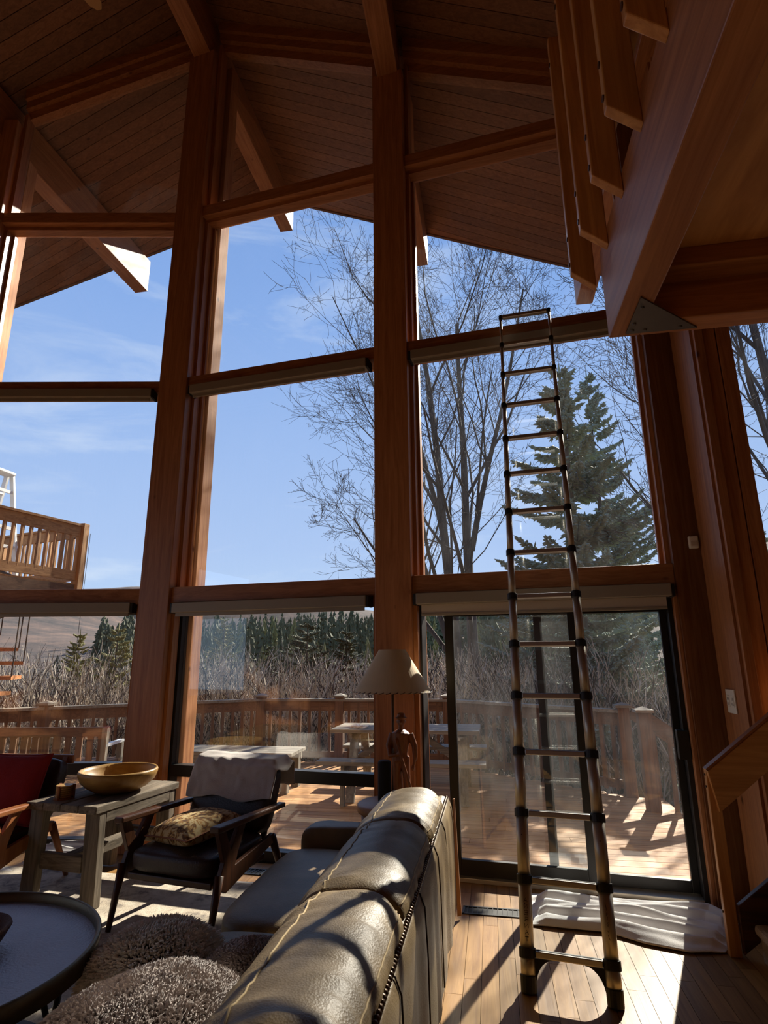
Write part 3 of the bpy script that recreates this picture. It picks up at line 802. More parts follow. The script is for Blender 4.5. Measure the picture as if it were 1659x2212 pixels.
# ---- armchairs: show-wood frames with leather cushions
def make_chair(x, y, deg, label, mats=('walnut', 'dark_leather')):
    t = thing('armchair', (x, y, 0), label, 'armchair', 'leather armchairs facing the coffee table')
    M0 = rotm(x, y, deg); wd, le = mats
    def mb():
        m = Mb(); m.mx = M0; return m
    m = mb(); m.rbox((0, -.06, .365), (.60, .60, .14), p=6, seg=12, bulge=.3, wr=.006, ws=7, seed=3); m.build('seat_cushion', le, t, smooth=True)
    m = mb(); m.mx = M0 @ Matrix.Translation((0, .29, .60)) @ Matrix.Rotation(R(-20), 4, 'X'); m.rbox((0, 0, 0), (.61, .13, .42), p=6, seg=12, wr=.006, ws=7, seed=5); m.build('back_cushion', le, t, smooth=True)
    m = mb(); m.box(-.29, .29, -.34, .22, .265, .30); m.build('seat_frame', wd + '_X', t, bevel=.006)
    m = mb()
    for q in (-.24, -.08, .08, .24): m.beam((q, .27, .36), (q, .425, .80), .035, .018, (0, -1, .3))
    m.build('back_slats', wd + '_Z', t)
    m = mb(); m.beam((-.30, .43, .785), (.30, .43, .785), .022, .06); m.build('top_rail', wd + '_X', t, bevel=.005)
    for s in (-1, 1):
        xx = s * .335
        m = mb()
        m.hexa([(xx - .032, -.40, .565), (xx + .032, -.40, .565), (xx + .028, .34, .545), (xx - .028, .34, .545), (xx - .032, -.40, .600), (xx + .032, -.40, .600), (xx + .028, .34, .575), (xx - .028, .34, .575)])
        m.build('arm', wd + '_Y', t, bevel=.008)
        m = mb(); m.tube([(xx, -.33, .34), (xx, -.40, .014)], [.026, .015], 8); m.build('front_leg', wd + '_Z', t, smooth=True)
        m = mb(); m.tube([(xx, .22, .40), (xx, .44, .014)], [.026, .016], 8); m.build('rear_leg', wd + '_Z', t, smooth=True)
        # forked bracket that carries the arm
        m = mb(); m.prism([(xx - .014, -.36, .28), (xx - .014, -.28, .24), (xx - .014, .24, .37), (xx - .014, .22, .42), (xx - .014, -.20, .36), (xx - .014, -.18, .42), (xx - .014, -.10, .565), (xx - .014, -.17, .565), (xx - .014, -.25, .45), (xx - .014, -.31, .565), (xx - .014, -.38, .565), (xx - .014, -.31, .40)], (M0.to_3x3() @ V((.028, 0, 0))) if False else (0, 0, 0))
        # (prism extruded in the chair's own frame)
        v = m.v[:12]; f = []
        mm = Mb(); d = M0.to_3x3() @ V((.028, 0, 0)); mm.prism(v, d); mm.build('arm_bracket', wd + '_Z', t, fixn=True, bevel=.003)
    return t
ch1 = make_chair(1.085, -.93, -10, 'dark leather armchair beside the sofa with a white towel over its back')
ch2 = make_chair(-.50, -.95, 2, 'dark leather armchair at the left edge with a red cushion', ('teak', 'dark_leather'))

# towel over the first chair's back
def make_towel():
    M0 = rotm(1.085, -.93, -10)
    path = []   # (y,z) section over the back: front hang, over the top, back hang
    sec = [(.205, .615), (.225, .67), (.25, .73), (.275, .785), (.32, .828), (.385, .842), (.45, .838), (.475, .80), (.48, .72), (.48, .64)]
    m = Mb(); m.mx = M0
    def fn(a, b):
        i = b * (len(sec) - 1); k = min(int(i), len(sec) - 2); f = i - k
        y = sec[k][0] * (1 - f) + sec[k + 1][0] * f; z = sec[k][1] * (1 - f) + sec[k + 1][1] * f
        x = -.325 + a * .66
        w = noise.noise(V((x * 7, b * 5, 1))) * .016 + noise.noise(V((x * 17, b * 7, 4))) * .007
        top = math.exp(-((b - .55) / .16) ** 2)
        z += top * (.02 * noise.noise(V((x * 9, 3, b * 3)))) - (.02 + .03 * noise.noise(V((x * 5, 0, 0)))) * max(0, .2 - b) * 5
        if a > .93: z -= (a - .93) * 1.2 * top
        return V((x, y - (.014 + abs(w)) * (1 if b < .5 else -1), z + abs(w) * .6 + .008))
    m.grid(fn, 60, 40)
    o = m.build('towel', 'towel', smooth=True); s = o.modifiers.new('thick', 'SOLIDIFY'); s.thickness = .006
    tag(o, 'white towel draped over the back of the armchair beside the sofa', 'towel')
make_towel()
def pillow(name, M0, size, mat, label, piping=None, seed=1):
    t = thing(name, M0.translation - V((0, 0, .0)), label, 'pillow')
    def fn(sg):
        def g(a, b):
            u, v = a * 2 - 1, b * 2 - 1
            e = max(0, (1 - abs(u) ** 2.6)) * max(0, (1 - abs(v) ** 2.6))
            pin = 1 - .07 * (1 - abs(u) ** 2) * abs(v) ** 3; pin2 = 1 - .07 * (1 - abs(v) ** 2) * abs(u) ** 3
            z = sg * size[2] / 2 * (e ** .42) + .010 * noise.noise(V((u * 2.5 + seed, v * 2.5, sg)))* e
            return V((u * size[0] / 2 * pin2, v * size[1] / 2 * pin, z))
        return g
    m = Mb(); m.mx = M0; m.grid(fn(1), 22, 22); m.grid(fn(-1), 22, 22)
    m.build('cover', mat, t, smooth=True, fixn=True)
    if piping:
        m = Mb(); m.mx = M0; pts = []
        N = 22
        for k in range(4 * N + 1):
            e = (k // N) % 4; f = (k % N) / N
            a, b = ((f, 0), (1, f), (1 - f, 1), (0, 1 - f))[e]
            p = fn(1)(a, b); p.z = 0; pts.append(p)
        m.tube(pts, .005, 6, cap=False); m.build('piping', piping, t, smooth=True)
    return t
pillow('throw_pillow', rotm(1.045, -1.02, -28, .505) @ Matrix.Rotation(R(8), 4, 'X') @ Matrix.Rotation(R(-5), 4, 'Y'), (.44, .40, .15), 'toile', 'gold and brown patterned pillow lying on the seat of the armchair beside the sofa', 'teak_X')
pillow('throw_pillow', Matrix.Translation((-.44, -.84, .640)) @ Matrix.Rotation(R(4), 4, 'Z') @ Matrix.Rotation(R(70), 4, 'X'), (.48, .46, .15), 'red_fabric', 'dark red pillow leaning in the armchair at the left edge', 'red_fabric', 4)

# ---- rustic side table
def make_side_table():
    X, Y, D = .17, -.62, -8
    t = thing('side_table', (X, Y, 0), 'rustic weathered wood side table between the two armchairs', 'table')
    M0 = rotm(X, Y, D)
    def mb():
        m = Mb(); m.mx = M0; return m
    for k in range(4):
        x0 = -.29 + k * .145
        m = mb(); m.box(x0, x0 + .141, -.41, .41, .552, .598 + .002 * (k % 2)); m.build('top_plank', 'barnwood_Y', t, bevel=.006)
    for sx in (-1, 1):
        for sy in (-1, 1):
            m = mb(); x0 = sx * .225
            m.hexa([(x0 - .055 + sx * .02, sy * .34 - .03, .014), (x0 + .055 + sx * .02, sy * .34 - .03, .014), (x0 + .055 + sx * .02, sy * .34 + .03, .014), (x0 - .055 + sx * .02, sy * .34 + .03, .014),
                    (x0 - .055, sy * .34 - .03, .552), (x0 + .055, sy * .34 - .03, .552), (x0 + .055, sy * .34 + .03, .552), (x0 - .055, sy * .34 + .03, .552)])
            m.build('leg', 'barnwood_Z', t, bevel=.005)
    for sy in (-1, 1):
        m = mb(); m.box(-.165, .165, sy * .34 - .022, sy * .34 + .022, .20, .295); m.build('stretcher', 'barnwood_X', t, bevel=.005)
    m = mb(); m.box(-.045, .045, -.318, .318, .215, .28); m.build('long_stretcher', 'barnwood_Y', t, bevel=.005)
    for sx in (-1, 1):
        m = mb(); m.box(sx * .27 - .012, sx * .27 + .012, -.31, .31, .49, .552); m.build('apron', 'barnwood_Y', t, bevel=.004)
    # turned bowl
    m = Mb()
    m.lathe([(0, 0), (.12, 0), (.14, .004), (.20, .035), (.245, .075), (.262, .115), (.265, .135), (.258, .147), (.247, .146), (.238, .125), (.215, .085), (.17, .045), (.10, .026), (0, .022)], (.235, -.62, .60), 56)
    b = m.build('wooden_bowl', 'bowlwood', smooth=True); tag(b, 'large shallow turned wooden bowl on the rustic side table', 'bowl')
    # coasters in their holder
    c = thing('coaster_set', (.02, -.885, .60), 'stack of round wooden coasters in a holder beside the bowl', 'coasters')
    m = Mb(); m.lathe([(0, 0), (.062, 0), (.062, .012), (0, .012)], (.02, -.885, .6), 24); m.build('holder_base', 'teak_X', c, smooth=False)
    for k in range(6):
        m = Mb(); z = .6125 + k * .0125; m.lathe([(0, z), (.052, z), (.052, z + .0105), (0, z + .0105)], (.02, -.885, 0), 24); m.build('coaster', 'bowlwood', c)
    for a in (35, 155, 275):
        x, y = .02 + .058 * math.cos(R(a)), -.885 + .058 * math.sin(R(a))
        m = Mb(); m.prism([(x + .010 * math.cos(R(q)), y + .010 * math.sin(R(q)), .60) for q in range(0, 360, 45)], (0, 0, .088)); m.build('holder_post', 'teak_Z', c)
make_side_table()

# ---- round tray coffee table
def make_coffee_table():
    X, Y, r, z = .80, -2.60, .60, .43
    t = thing('coffee_table', (X, Y, 0), 'round coffee table with a hammered metal tray top and bronze rim', 'table')
    m = Mb(); m.lathe([(0, z - .02), (r - .012, z - .02), (r - .012, z), (0, z)], (X, Y, 0), 72); m.build('tray_top', 'hammered', t)
    m = Mb(); m.lathe([(r - .012, z - .03), (r, z - .03), (r + .004, z + .035), (r - .004, z + .04), (r - .012, z + .035), (r - .014, z - .0)], (X, Y, 0), 72, False); m.build('rim', 'bronze_rim', t, smooth=True)
    m = Mb(); m.lathe([(r * .80, z - .05), (r * .84, z - .05), (r * .84, z - .02), (r * .80, z - .02), (r * .80, z - .05)], (X, Y, 0), 48, False); m.build('upper_ring', 'black_metal', t)
    m = Mb(); m.lathe([(r * .78, .016), (r * .84, .016), (r * .84, .034), (r * .78, .034), (r * .78, .016)], (X, Y, 0), 48, False); m.build('lower_ring', 'black_metal', t)
    for k in range(8):
        a = R(k * 45 + 10)
        m = Mb(); m.tube([(X + r * .82 * math.cos(a), Y + r * .82 * math.sin(a), .02), (X + r * .82 * math.cos(a + .5), Y + r * .82 * math.sin(a + .5), z - .03)], .012, 8); m.build('strut', 'black_metal', t, smooth=True)
    m = Mb(); m.lathe([(0, .0), (.08, 0), (.12, .03), (.145, .075), (.14, .085), (.125, .075), (.10, .035), (.06, .016), (0, .014)], (.885, -2.475, z + .001), 36)
    o = m.build('wooden_dish', 'basket', smooth=True); tag(o, 'dark brown bowl at the left edge on the round coffee table', 'bowl')
    for i, (dx, dy) in enumerate(((.045, .01), (-.035, .04), (-.02, -.045))):
        m = Mb(); m.ball((.885 + dx, -2.475 + dy, z + .055), .036, 14, 10)
        o = m.build('decorative_ball', 'stone_pale', smooth=True); tag(o, 'small pale ball lying in the dark bowl', 'ball', 'balls in the dark bowl')
make_coffee_table()

# ---- shaggy pouf and fleece throw
def tufts(name, surf, count, length, rad, mat, parent, seed, curl=.5):
    """surf(a,b)-> point,normal ; little leaning wool locks joined into one part"""
    rnd = random.Random(seed); m = Mb()
    for k in range(count):
        a, b = rnd.random(), rnd.random()
        p, n = surf(a, b)
        if p is None: continue
        d = (n + V((noise.noise(p * 9), noise.noise(p * 9 + V((5, 0, 0))), -.2 + noise.noise(p * 8 + V((0, 9, 0))) * .4)) * curl).normalized()
        L = length * rnd.uniform(.6, 1.25); r = rad * rnd.uniform(.7, 1.2)
        q = p - n * .003
        t1 = d.cross(V((.3, .5, .8))).normalized(); t2 = d.cross(t1)
        c = q + d * L * .6
        e = q + d * L + V((rnd.uniform(-1, 1), rnd.uniform(-1, 1), -.4)) * L * .3
        o = len(m.v)
        m.v += [q + t1 * r, q - t1 * r * .5 + t2 * r * .86, q - t1 * r * .5 - t2 * r * .86, c + t1 * r * .9, c - t1 * r * .45 + t2 * r * .8, c - t1 * r * .45 - t2 * r * .8, e]
        m.f += [(o, o + 1, o + 4, o + 3), (o + 1, o + 2, o + 5, o + 4), (o + 2, o, o + 3, o + 5), (o + 3, o + 4, o + 6), (o + 4, o + 5, o + 6), (o + 5, o + 3, o + 6)]
    ob = m.build(name, mat, parent); ob['kind'] = 'stuff'; return ob
def make_fur():
    def ell(c, r, squash=2.6):
        c = V(c)
        def f(a, b):
            t = a * 2 * math.pi; s = math.acos(1 - b * 1.35) if b * 1.35 <= 2 else math.pi
            x, y, z = math.sin(s) * math.cos(t), math.sin(s) * math.sin(t), math.cos(s)
            L = (abs(x) ** squash + abs(y) ** squash + abs(z) ** squash) ** (1 / squash)
            p = V((x / L * r[0], y / L * r[1], z / L * r[2]))
            p *= 1 + .06 * noise.noise(p * 4 + c)
            n = V((p.x / r[0] ** 2, p.y / r[1] ** 2, p.z / r[2] ** 2)).normalized()
            return c + p, n
        return f
    def body(f, nm, mat, parent, na=40, nb=24):
        m = Mb(); m.grid(lambda a, b: f(a, b)[0], na, nb); return m.build(nm, mat, parent, smooth=True)
    t = thing('sheepskin_pouf', (1.60, -2.34, 0), 'dark shaggy sheepskin pouf with pale tips next to the coffee table', 'pouf')
    f = ell((1.60, -2.34, .265), (.25, .22, .235)); body(f, 'body', 'dark_fur_base', t)
    tufts('wool', f, 15000, .026, .0045, 'dark_fur', t, 3)  # pale tufts over a darker body
    t = thing('fleece_throw', (1.85, -2.9, 0), 'thick grey fleece throw heaped on the near end of the sofa seat', 'blanket')
    f = ell((1.84, -2.84, .20), (.38, .44, .36), 2.3); body(f, 'body', 'fleece_base', t)
    tufts('pile', f, 42000, .015, .0033, 'fleece', t, 5, .9)
    f = ell((2.00, -2.44, .38), (.17, .20, .135), 2.2); body(f, 'fold', 'fleece_base', t, 28, 16)
    tufts('fold_pile', f, 11000, .015, .0033, 'fleece', t, 6, .9)
make_fur()

# ---- end table, lamp and speaker behind the far end of the sofa
def make_lamp():
    X, Y = 2.20, -.50
    t = thing('drum_table', (X - .02, Y, 0), 'round tan end table tucked behind the far end of the sofa', 'table')
    m = Mb(); m.lathe([(.0, .50), (.205, .50), (.222, .508), (.228, .53), (.224, .552), (.21, .56), (0, .56)], (X - .02, Y, 0), 40); m.build('top', 'tan_leather', t, smooth=True)
    m = Mb(); m.lathe([(.19, 0), (.20, .02), (.185, .25), (.20, .50), (.17, .50), (.155, .25), (.17, .02), (.19, 0)], (X - .02, Y, 0), 32, False); m.build('drum', 'teak_Z', t, smooth=True)
    s = thing('speaker', (X - .065, Y + .02, .56), 'black cylindrical speaker standing on the end table below the lamp', 'speaker')
    m = Mb(); m.lathe([(0, .56), (.044, .56), (.046, .575), (.046, .80), (.042, .812), (0, .812)], (X - .065, Y + .02, 0), 28); m.build('body', 'speaker_cloth', s, smooth=True)
    m = Mb(); m.lathe([(0, .812), (.036, .812), (.034, .818), (0, .818)], (X - .065, Y + .02, 0), 24); m.build('top_cap', 'black_plastic', s)
    L = thing('table_lamp', (X + .03, Y - .02, .56), 'table lamp with a parchment shade and a carved wooden figure as its base', 'lamp')
    m = Mb(); prof = [(.272, 1.265), (.093, 1.552)]
    m.lathe([(.272, 1.265), (.0935, 1.553), (.0905, 1.553), (.269, 1.265), (.272, 1.265)], (X, Y, 0), 56, False); sh = m.build('lamp_shade', 'parchment', L, smooth=False)
    for k in range(36):
        a = R(k * 10); b = R(k * 10 + 7)
        m = Mb(); m.tube([(X + .272 * math.cos(a), Y + .272 * math.sin(a), 1.265), (X + .2735 * math.cos((a + b) / 2), Y + .2735 * math.sin((a + b) / 2), 1.268), (X + .270 * math.cos(b), Y + .270 * math.sin(b), 1.274)], .0026, 4); m.build('lacing', 'walnut_X', sh)
    m = Mb(); m.tube([(X, Y, .56), (X, Y, 1.30)], .009, 10); m.build('pole', 'iron_brown', L, smooth=True)
    m = Mb(); m.tube([(X - .06, Y, 1.262), (X + .06, Y, 1.262)], .004, 6); m.tube([(X, Y, 1.29), (X - .05, Y, 1.36), (X - .045, Y, 1.46), (X, Y, 1.53), (X + .045, Y, 1.46), (X + .05, Y, 1.36), (X, Y, 1.29)], .003, 6); m.build('harp', 'iron_brown', L, smooth=True)
    for a in (0, 120, 240):
        m = Mb(); m.tube([(X, Y, 1.53), (X + .092 * math.cos(R(a)), Y + .092 * math.sin(R(a)), 1.55)], .0025, 5); m.build('spider_arm', 'iron_brown', L)
    m = Mb(); m.ball((X, Y, 1.39), (.028, .028, .045), 12, 8); m.build('bulb', 'white_plastic', L, smooth=True)
    m = Mb(); m.lathe([(0, .56), (.125, .56), (.125, .585), (.115, .595), (0, .595)], (X + .05, Y - .02, 0), 28); m.build('plinth', 'figurewood', L, smooth=True)
    # carved standing man leaning on a staff, one continuous carved surface
    fx, fy, fz = X + .065, Y - .06, .595
    m = Mb()
    def P(x, y, z): return (fx + x, fy + y, fz + z)
    m.tube([P(-.034, .0, .0), P(-.036, 0, .12), P(-.030, .0, .26)], [.020, .024, .034], 10)      # legs in loose trousers
    m.tube([P(.040, .0, .0), P(.036, -.01, .12), P(.022, 0, .26)], [.020, .024, .034], 10)
    m.ball(P(-.034, -.018, .01), (.018, .034, .014)); m.ball(P(.042, -.018, .01), (.018, .034, .014))
    m.tube([P(-.002, 0, .235), P(-.004, 0, .29), P(-.002, 0, .36), P(0, 0, .41), P(.002, 0, .43)], [.052, .050, .058, .060, .030], 12)   # coat
    m.tube([P(.002, 0, .42), P(.002, -.005, .455)], .020, 8)
    m.ball(P(.002, -.008, .482), (.027, .031, .036), 12, 10)
    m.ball(P(.002, -.040, .478), (.006, .009, .009))                       # nose
    m.ball(P(.002, -.026, .452), (.017, .014, .016))                       # beard
    m.ball(P(-.026, -.004, .482), (.005, .008, .011)); m.ball(P(.030, -.004, .482), (.005, .008, .011))
    m.lathe([(.040, 0), (.042, .006), (.028, .010), (.026, .030), (.016, .036), (0, .037)], P(.002, -.006, .503), 14)  # hat
    m.tube([P(-.058, 0, .405), P(-.084, -.01, .33), P(-.068, -.045, .27), P(-.012, -.066, .285)], [.024, .022, .017, .013], 8)    # arm to the staff
    m.tube([P(.060, 0, .405), P(.090, -.006, .33), P(.094, -.02, .25), P(.082, -.03, .205)], [.024, .021, .016, .012], 8)
    m.ball(P(-.004, -.070, .288), (.017, .015, .015)); m.ball(P(.080, -.032, .195), (.013, .014, .018))
    m.tube([P(-.03, -.062, .38), P(.0, -.078, .30), P(.085, -.085, .04), P(.10, -.085, .0)], [.007, .009, .010, .010], 8)         # staff
    m.tube([P(-.02, .01, .0), P(-.02, .02, .20)], [.03, .02], 8)
    o = m.build('carved_figure', 'figurewood', L, smooth=True, fixn=True); o['label'] = 'carved wooden man in a hat leaning on a staff'
    rm = o.modifiers.new('union', 'REMESH'); rm.mode = 'VOXEL'; rm.voxel_size = .0045; rm.use_smooth_shade = True
    sm = o.modifiers.new('soft', 'SMOOTH'); sm.iterations = 2
make_lamp()

# ---- telescopic ladder leaning on the window wall
def make_ladder():
    bl, br = V((2.981, -1.492, 0)), V((3.349, -1.552, 0))
    tl, tr = V((3.102, -.470, 4.12)), V((3.469, -.508, 4.118))
    t = thing('telescopic_ladder', (bl + br) / 2, 'tall telescopic aluminium ladder with black collars leaning on the window wall', 'ladder')
    NL = 15
    f0 = .152 / (tl - bl).length
    ax = (tl - bl).normalized(); side = (br - bl).normalized(); fwd = ax.cross(side).normalized()
    if fwd.y > 0: fwd = -fwd          # towards the climber
    def at(b, tp, k): return b.lerp(tp, f0 + (1 - f0) * k / (NL - 1))
    rad = lambda k: .0335 - .0235 * k / (NL - 1)
    for b, tp in ((bl, tl), (br, tr)):
        prev = b + ax * .055
        for k in range(NL):
            p = at(b, tp, k)
            m = Mb(); m.tube([prev, p], rad(k), 18); s = m.build('rail_section', 'aluminium', t, smooth=True)
            m = Mb(); m.tube([p - ax * .020, p + ax * .020], rad(k) + .0055, 18); m.build('collar', 'black_plastic', t, bevel=.003)
            prev = p
            if k < 3:
                m = Mb(); c = p - ax * .10 - side * .0 + fwd * rad(k); m.ball(c, .003, 6, 4); m.build('rivet', 'black_plastic', s)
        m = Mb(); m.tube([b, b + ax * .07], [.036, .0375], 16); m.build('foot', 'black_plastic', t, bevel=.005)
    for k in range(NL):
        a, c = at(bl, tl, k), at(br, tr, k)
        r = rad(k) + .004
        d = (c - a).normalized(); a2, c2 = a + d * r, c - d * r
        m = Mb(); m.beam(a2, c2, .036, .028, (0, .12, 1)); rg = m.build('rung', 'ladder_tread', t, bevel=.005)
        m = Mb(); m.beam(a2 + V((0, .0, .0145)) + d * .004, c2 + V((0, .0, .0145)) - d * .004, .014, .003, (0, .12, 1)); m.build('grip_strip', 'black_plastic', rg)
    # curved gussets under the lowest rung
    for b, tp, sg in ((bl, tl, 1), (br, tr, -1)):
        p = at(b, tp, 0) - ax * .018 + side * sg * rad(0)
        pts = [p, p + side * sg * .085]
        for q in range(1, 8):
            a = R(90 * q / 7)
            pts.append(p + side * sg * .085 * (1 - math.sin(a)) - ax * .115 * (1 - math.cos(a)) * 1.0)
        m = Mb(); m.prism([q - fwd * .006 for q in pts], fwd * .012); m.build('gusset', 'black_plastic', t, fixn=True)
    # hand-lettered marks on the lowest rails, too scrawled to read
    def marks(b, tp, strokes, nm, off):
        p0, p1 = at(b, tp, 0), at(b, tp, 1); m = Mb()
        for st_ in strokes:
            pts = []
            for u, w in st_:
                ang = w / rad(1)
                c = p0.lerp(p1, u)
                pts.append(c + (fwd * math.cos(ang + off) + side * math.sin(ang + off)) * (rad(1) + .0006))
            m.tube(pts, .0011, 4)
        m.build(nm, 'ink', t)
    left = []
    def glyph(u, w, h, segs): left.extend([[(u + a * w, (b - .5) * h) for a, b in sg] for sg in segs])
    Tg = [[(0, .5), (1, .5)], [(1, 0), (1, 1)]]
    Vg = [[(0, 0), (1, .5), (0, 1)]]
    Ag = [[(0, 0), (1, .5), (0, 1)], [(.4, .25), (.4, .75)]]
    Ng = [[(0, 0), (1, 0), (0, 1), (1, 1)]]
    Rg = [[(0, 0), (1, 0), (1, .8), (.5, .8), (.5, 0)], [(.5, .3), (0, 1)]]
    Eg = [[(0, 1), (0, 0), (1, 0), (1, 1)], [(.5, 0), (.5, .8)]]
    for i, g in enumerate((Tg, Ag, Ng, Rg, Eg, Ng, Ag)): glyph(.16 + i * .088, .055, .016, [[(b, 1 - a) if False else (a, 1 - b) for a, b in sg] for sg in g])
    marks(bl, tl, left, 'written_marks', -.1 + .25)
    right = [[(.80, 0), (.74, .003), (.70, .005)], [(.68, .004), (.64, 0), (.62, .005), (.58, .003)], [(.55, .006), (.52, .0), (.49, .004), (.53, .007)], [(.44, 0), (.42, .004)], [(.39, .001), (.35, .003), (.32, .008)]]
    marks(br, tr, right, 'written_marks', -.15)
make_ladder()

# ---- cloth on the floor at the door
def cloth_strip(name, far, near, mat, label, amp=.03, nu=90, nv=36, seed=0, cat='cloth'):
    def interp(pl, a):
        i = a * (len(pl) - 1); k = min(int(i), len(pl) - 2); f = i - k
        return V(pl[k]).lerp(V(pl[k + 1]), f)
    m = Mb()
    def fn(a, b):
        p = interp(near, a).lerp(interp(far, a), b)
        e = min(1, min(b, 1 - b) * 7) * min(1, min(a, 1 - a) * 12)
        w = noise.noise(V((p.x * 1.1 + seed, b * 2.0, seed)))
        w2 = noise.noise(V((p.x * 2.6, b * 6, 3 + seed)))
        ph = b * 4.6 + .75 * w + .30 * (p.x - 3.5) + .12 * w2
        ridge = abs(math.sin(math.pi * ph)) ** 2.2
        ph2 = b * 7.3 - .5 * (p.x - 3.5) + .7 * w2
        rid2 = abs(math.sin(math.pi * ph2)) ** 5
        z = .006 + e * amp * (.10 + (.45 + .5 * w2) * ridge + .22 * rid2 * (.5 + w))
        z += .012 * math.exp(-((b - .05) / .05) ** 2) * min(1, min(a, 1 - a) * 12)
        return V((p.x + .01 * w2, p.y + .012 * w, z))
    m.grid(fn, nu, nv)
    o = m.build(name, mat, smooth=True); tag(o, label, cat)
    s = o.modifiers.new('thick', 'SOLIDIFY'); s.thickness = .004; s.offset = 1
    return o
cloth_strip('drop_cloth', [(3.06, -.33, 0), (3.30, -.32, 0), (3.60, -.335, 0), (3.90, -.37, 0), (4.12, -.42, 0), (4.20, -.60, 0)],
            [(3.04, -.80, 0), (3.24, -.82, 0), (3.44, -.83, 0), (3.62, -.94, 0), (3.82, -1.00, 0), (4.00, -.965, 0)], 'white_cloth', 'crumpled white cloth on the floor along the sliding door', .085, 120, 60)
cloth_strip('crumpled_cloth', [(-.72, .02, 0), (-.5, .03, 0), (-.28, .05, 0)], [(-.74, -.24, 0), (-.5, -.27, 0), (-.28, -.22, 0)], 'white_cloth', 'small crumpled white cloth on the floor under the left window', .10, 40, 26, 5)

# ---- floor registers
def register(x, y, w, d, deg, label):
    t = thing('floor_vent', (x, y, 0), label, 'vent', 'floor heating vents along the windows')
    M0 = rotm(x, y, deg)
    m = Mb(); m.mx = M0
    m.box(-w / 2, w / 2, -d / 2, -d / 2 + .012, 0, .006); m.box(-w / 2, w / 2, d / 2 - .012, d / 2, 0, .006); m.box(-w / 2, -w / 2 + .012, -d / 2, d / 2, 0, .006); m.box(w / 2 - .012, w / 2, -d / 2, d / 2, 0, .006)
    m.build('frame', 'black_metal', t)
    m = Mb(); m.mx = M0; m.box(-w / 2 + .012, w / 2 - .012, -d / 2 + .012, d / 2 - .012, 0.0004, .0015); m.build('duct', 'dark_slot', t)
    k = int(w / .03)
    for i in range(1, k):
        m = Mb(); m.mx = M0; xx = -w / 2 + i * w / k; m.box(xx - .0025, xx + .0025, -d / 2 + .012, d / 2 - .012, .001, .005); m.build('vent_bar', 'black_metal', t)
register(2.82, -.635, .36, .115, -1, 'dark floor vent beside the sofa at the foot of the ladder')
register(1.02, -.20, .36, .115, -4, 'dark floor vent behind the armchair with the towel')

# ---- wall plates
def make_plates():
    t = thing('outlet_plate', (4.328, -.635, 1.16), 'cream wall plate with two outlets above the stair rail', 'outlet')
    m = Mb(); m.box(4.321, 4.330, -.70, -.565, 1.15, 1.29); m.build('plate', 'white_plastic', t, bevel=.003)
    for dy in (-.032, .032):
        m = Mb(); m.box(4.318, 4.322, -.632 + dy - .020, -.632 + dy + .020, 1.185, 1.255); q = m.build('socket', 'white_plastic', t, bevel=.002)
        for dz, yy in ((1.235, -.009), (1.235, .009), (1.205, -.009), (1.205, .009)):
            m = Mb(); m.box(4.3172, 4.3184, -.632 + dy + yy - .002, -.632 + dy + yy + .002, dz - .008, dz + .008); m.build('slot', 'dark_slot', q)
    t = thing('wall_sensor', FR(1.71, -.2, 2.21), 'small white plastic sensor on the post right of the window', 'sensor')
    m = Mb(); m.fbox(FR, 1.705, 1.765, -.235, -.2, 2.20, 2.285); m.build('housing', 'white_plastic', t, bevel=.008)
    m = Mb(); m.fbox(FR, 1.716, 1.754, -.2375, -.234, 2.215, 2.25); m.build('lens', 'shade_cloth', t, bevel=.002)
    t = thing('outlet_plate', FL(-.13, -.2, .27), 'tan outlet plate low on the prow post behind the side table', 'outlet')
    m = Mb()
    c = V((.0, -.003, .33)); d = (FR(-2.42, -.2, 0) - FL(0, -.2, 0)).normalized(); nn = V((d.y, -d.x, 0))
    c = FL(0, -.2, 0) * .5 + FR(-2.42, -.2, 0) * .5 + V((0, 0, .33))
    def pl(w, h, o0, o1, mat, nm, par, dz=0):
        m = Mb(); q = [c + d * sx * w + V((0, 0, sz * h + dz)) + nn * o0 for sx, sz in ((-1, -1), (1, -1), (1, 1), (-1, 1))]; m.prism(q, nn * (o1 - o0)); return m.build(nm, mat, par, fixn=True)
    pl(.037, .058, .0, .006, 'teak_Z', 'plate', t)
    for dz in (-.02, .02): pl(.015, .013, .006, .009, 'shade_metal', 'socket', t, dz)
make_plates()

# ---- small open wooden box by the prow post
def make_crate():
    t = thing('wooden_box', (.60, -.16, 0), 'small open wooden box on the floor behind the armchair with the towel', 'box')
    x0, x1, y0, y1, h = .48, .72, -.27, -.07, .24
    for b in ((x0, x1, y1 - .015, y1, 0, h), (x0, x0 + .015, y0, y1 - .015, 0, h), (x1 - .015, x1, y0, y1 - .015, 0, h), (x0 + .015, x1 - .015, y0, y1 - .015, 0, .015), (x0 + .015, x1 - .015, y0, y1 - .015, h - .015, h)):
        m = Mb(); m.box(*b); m.build('board', 'cedar_X', t)
make_crate()

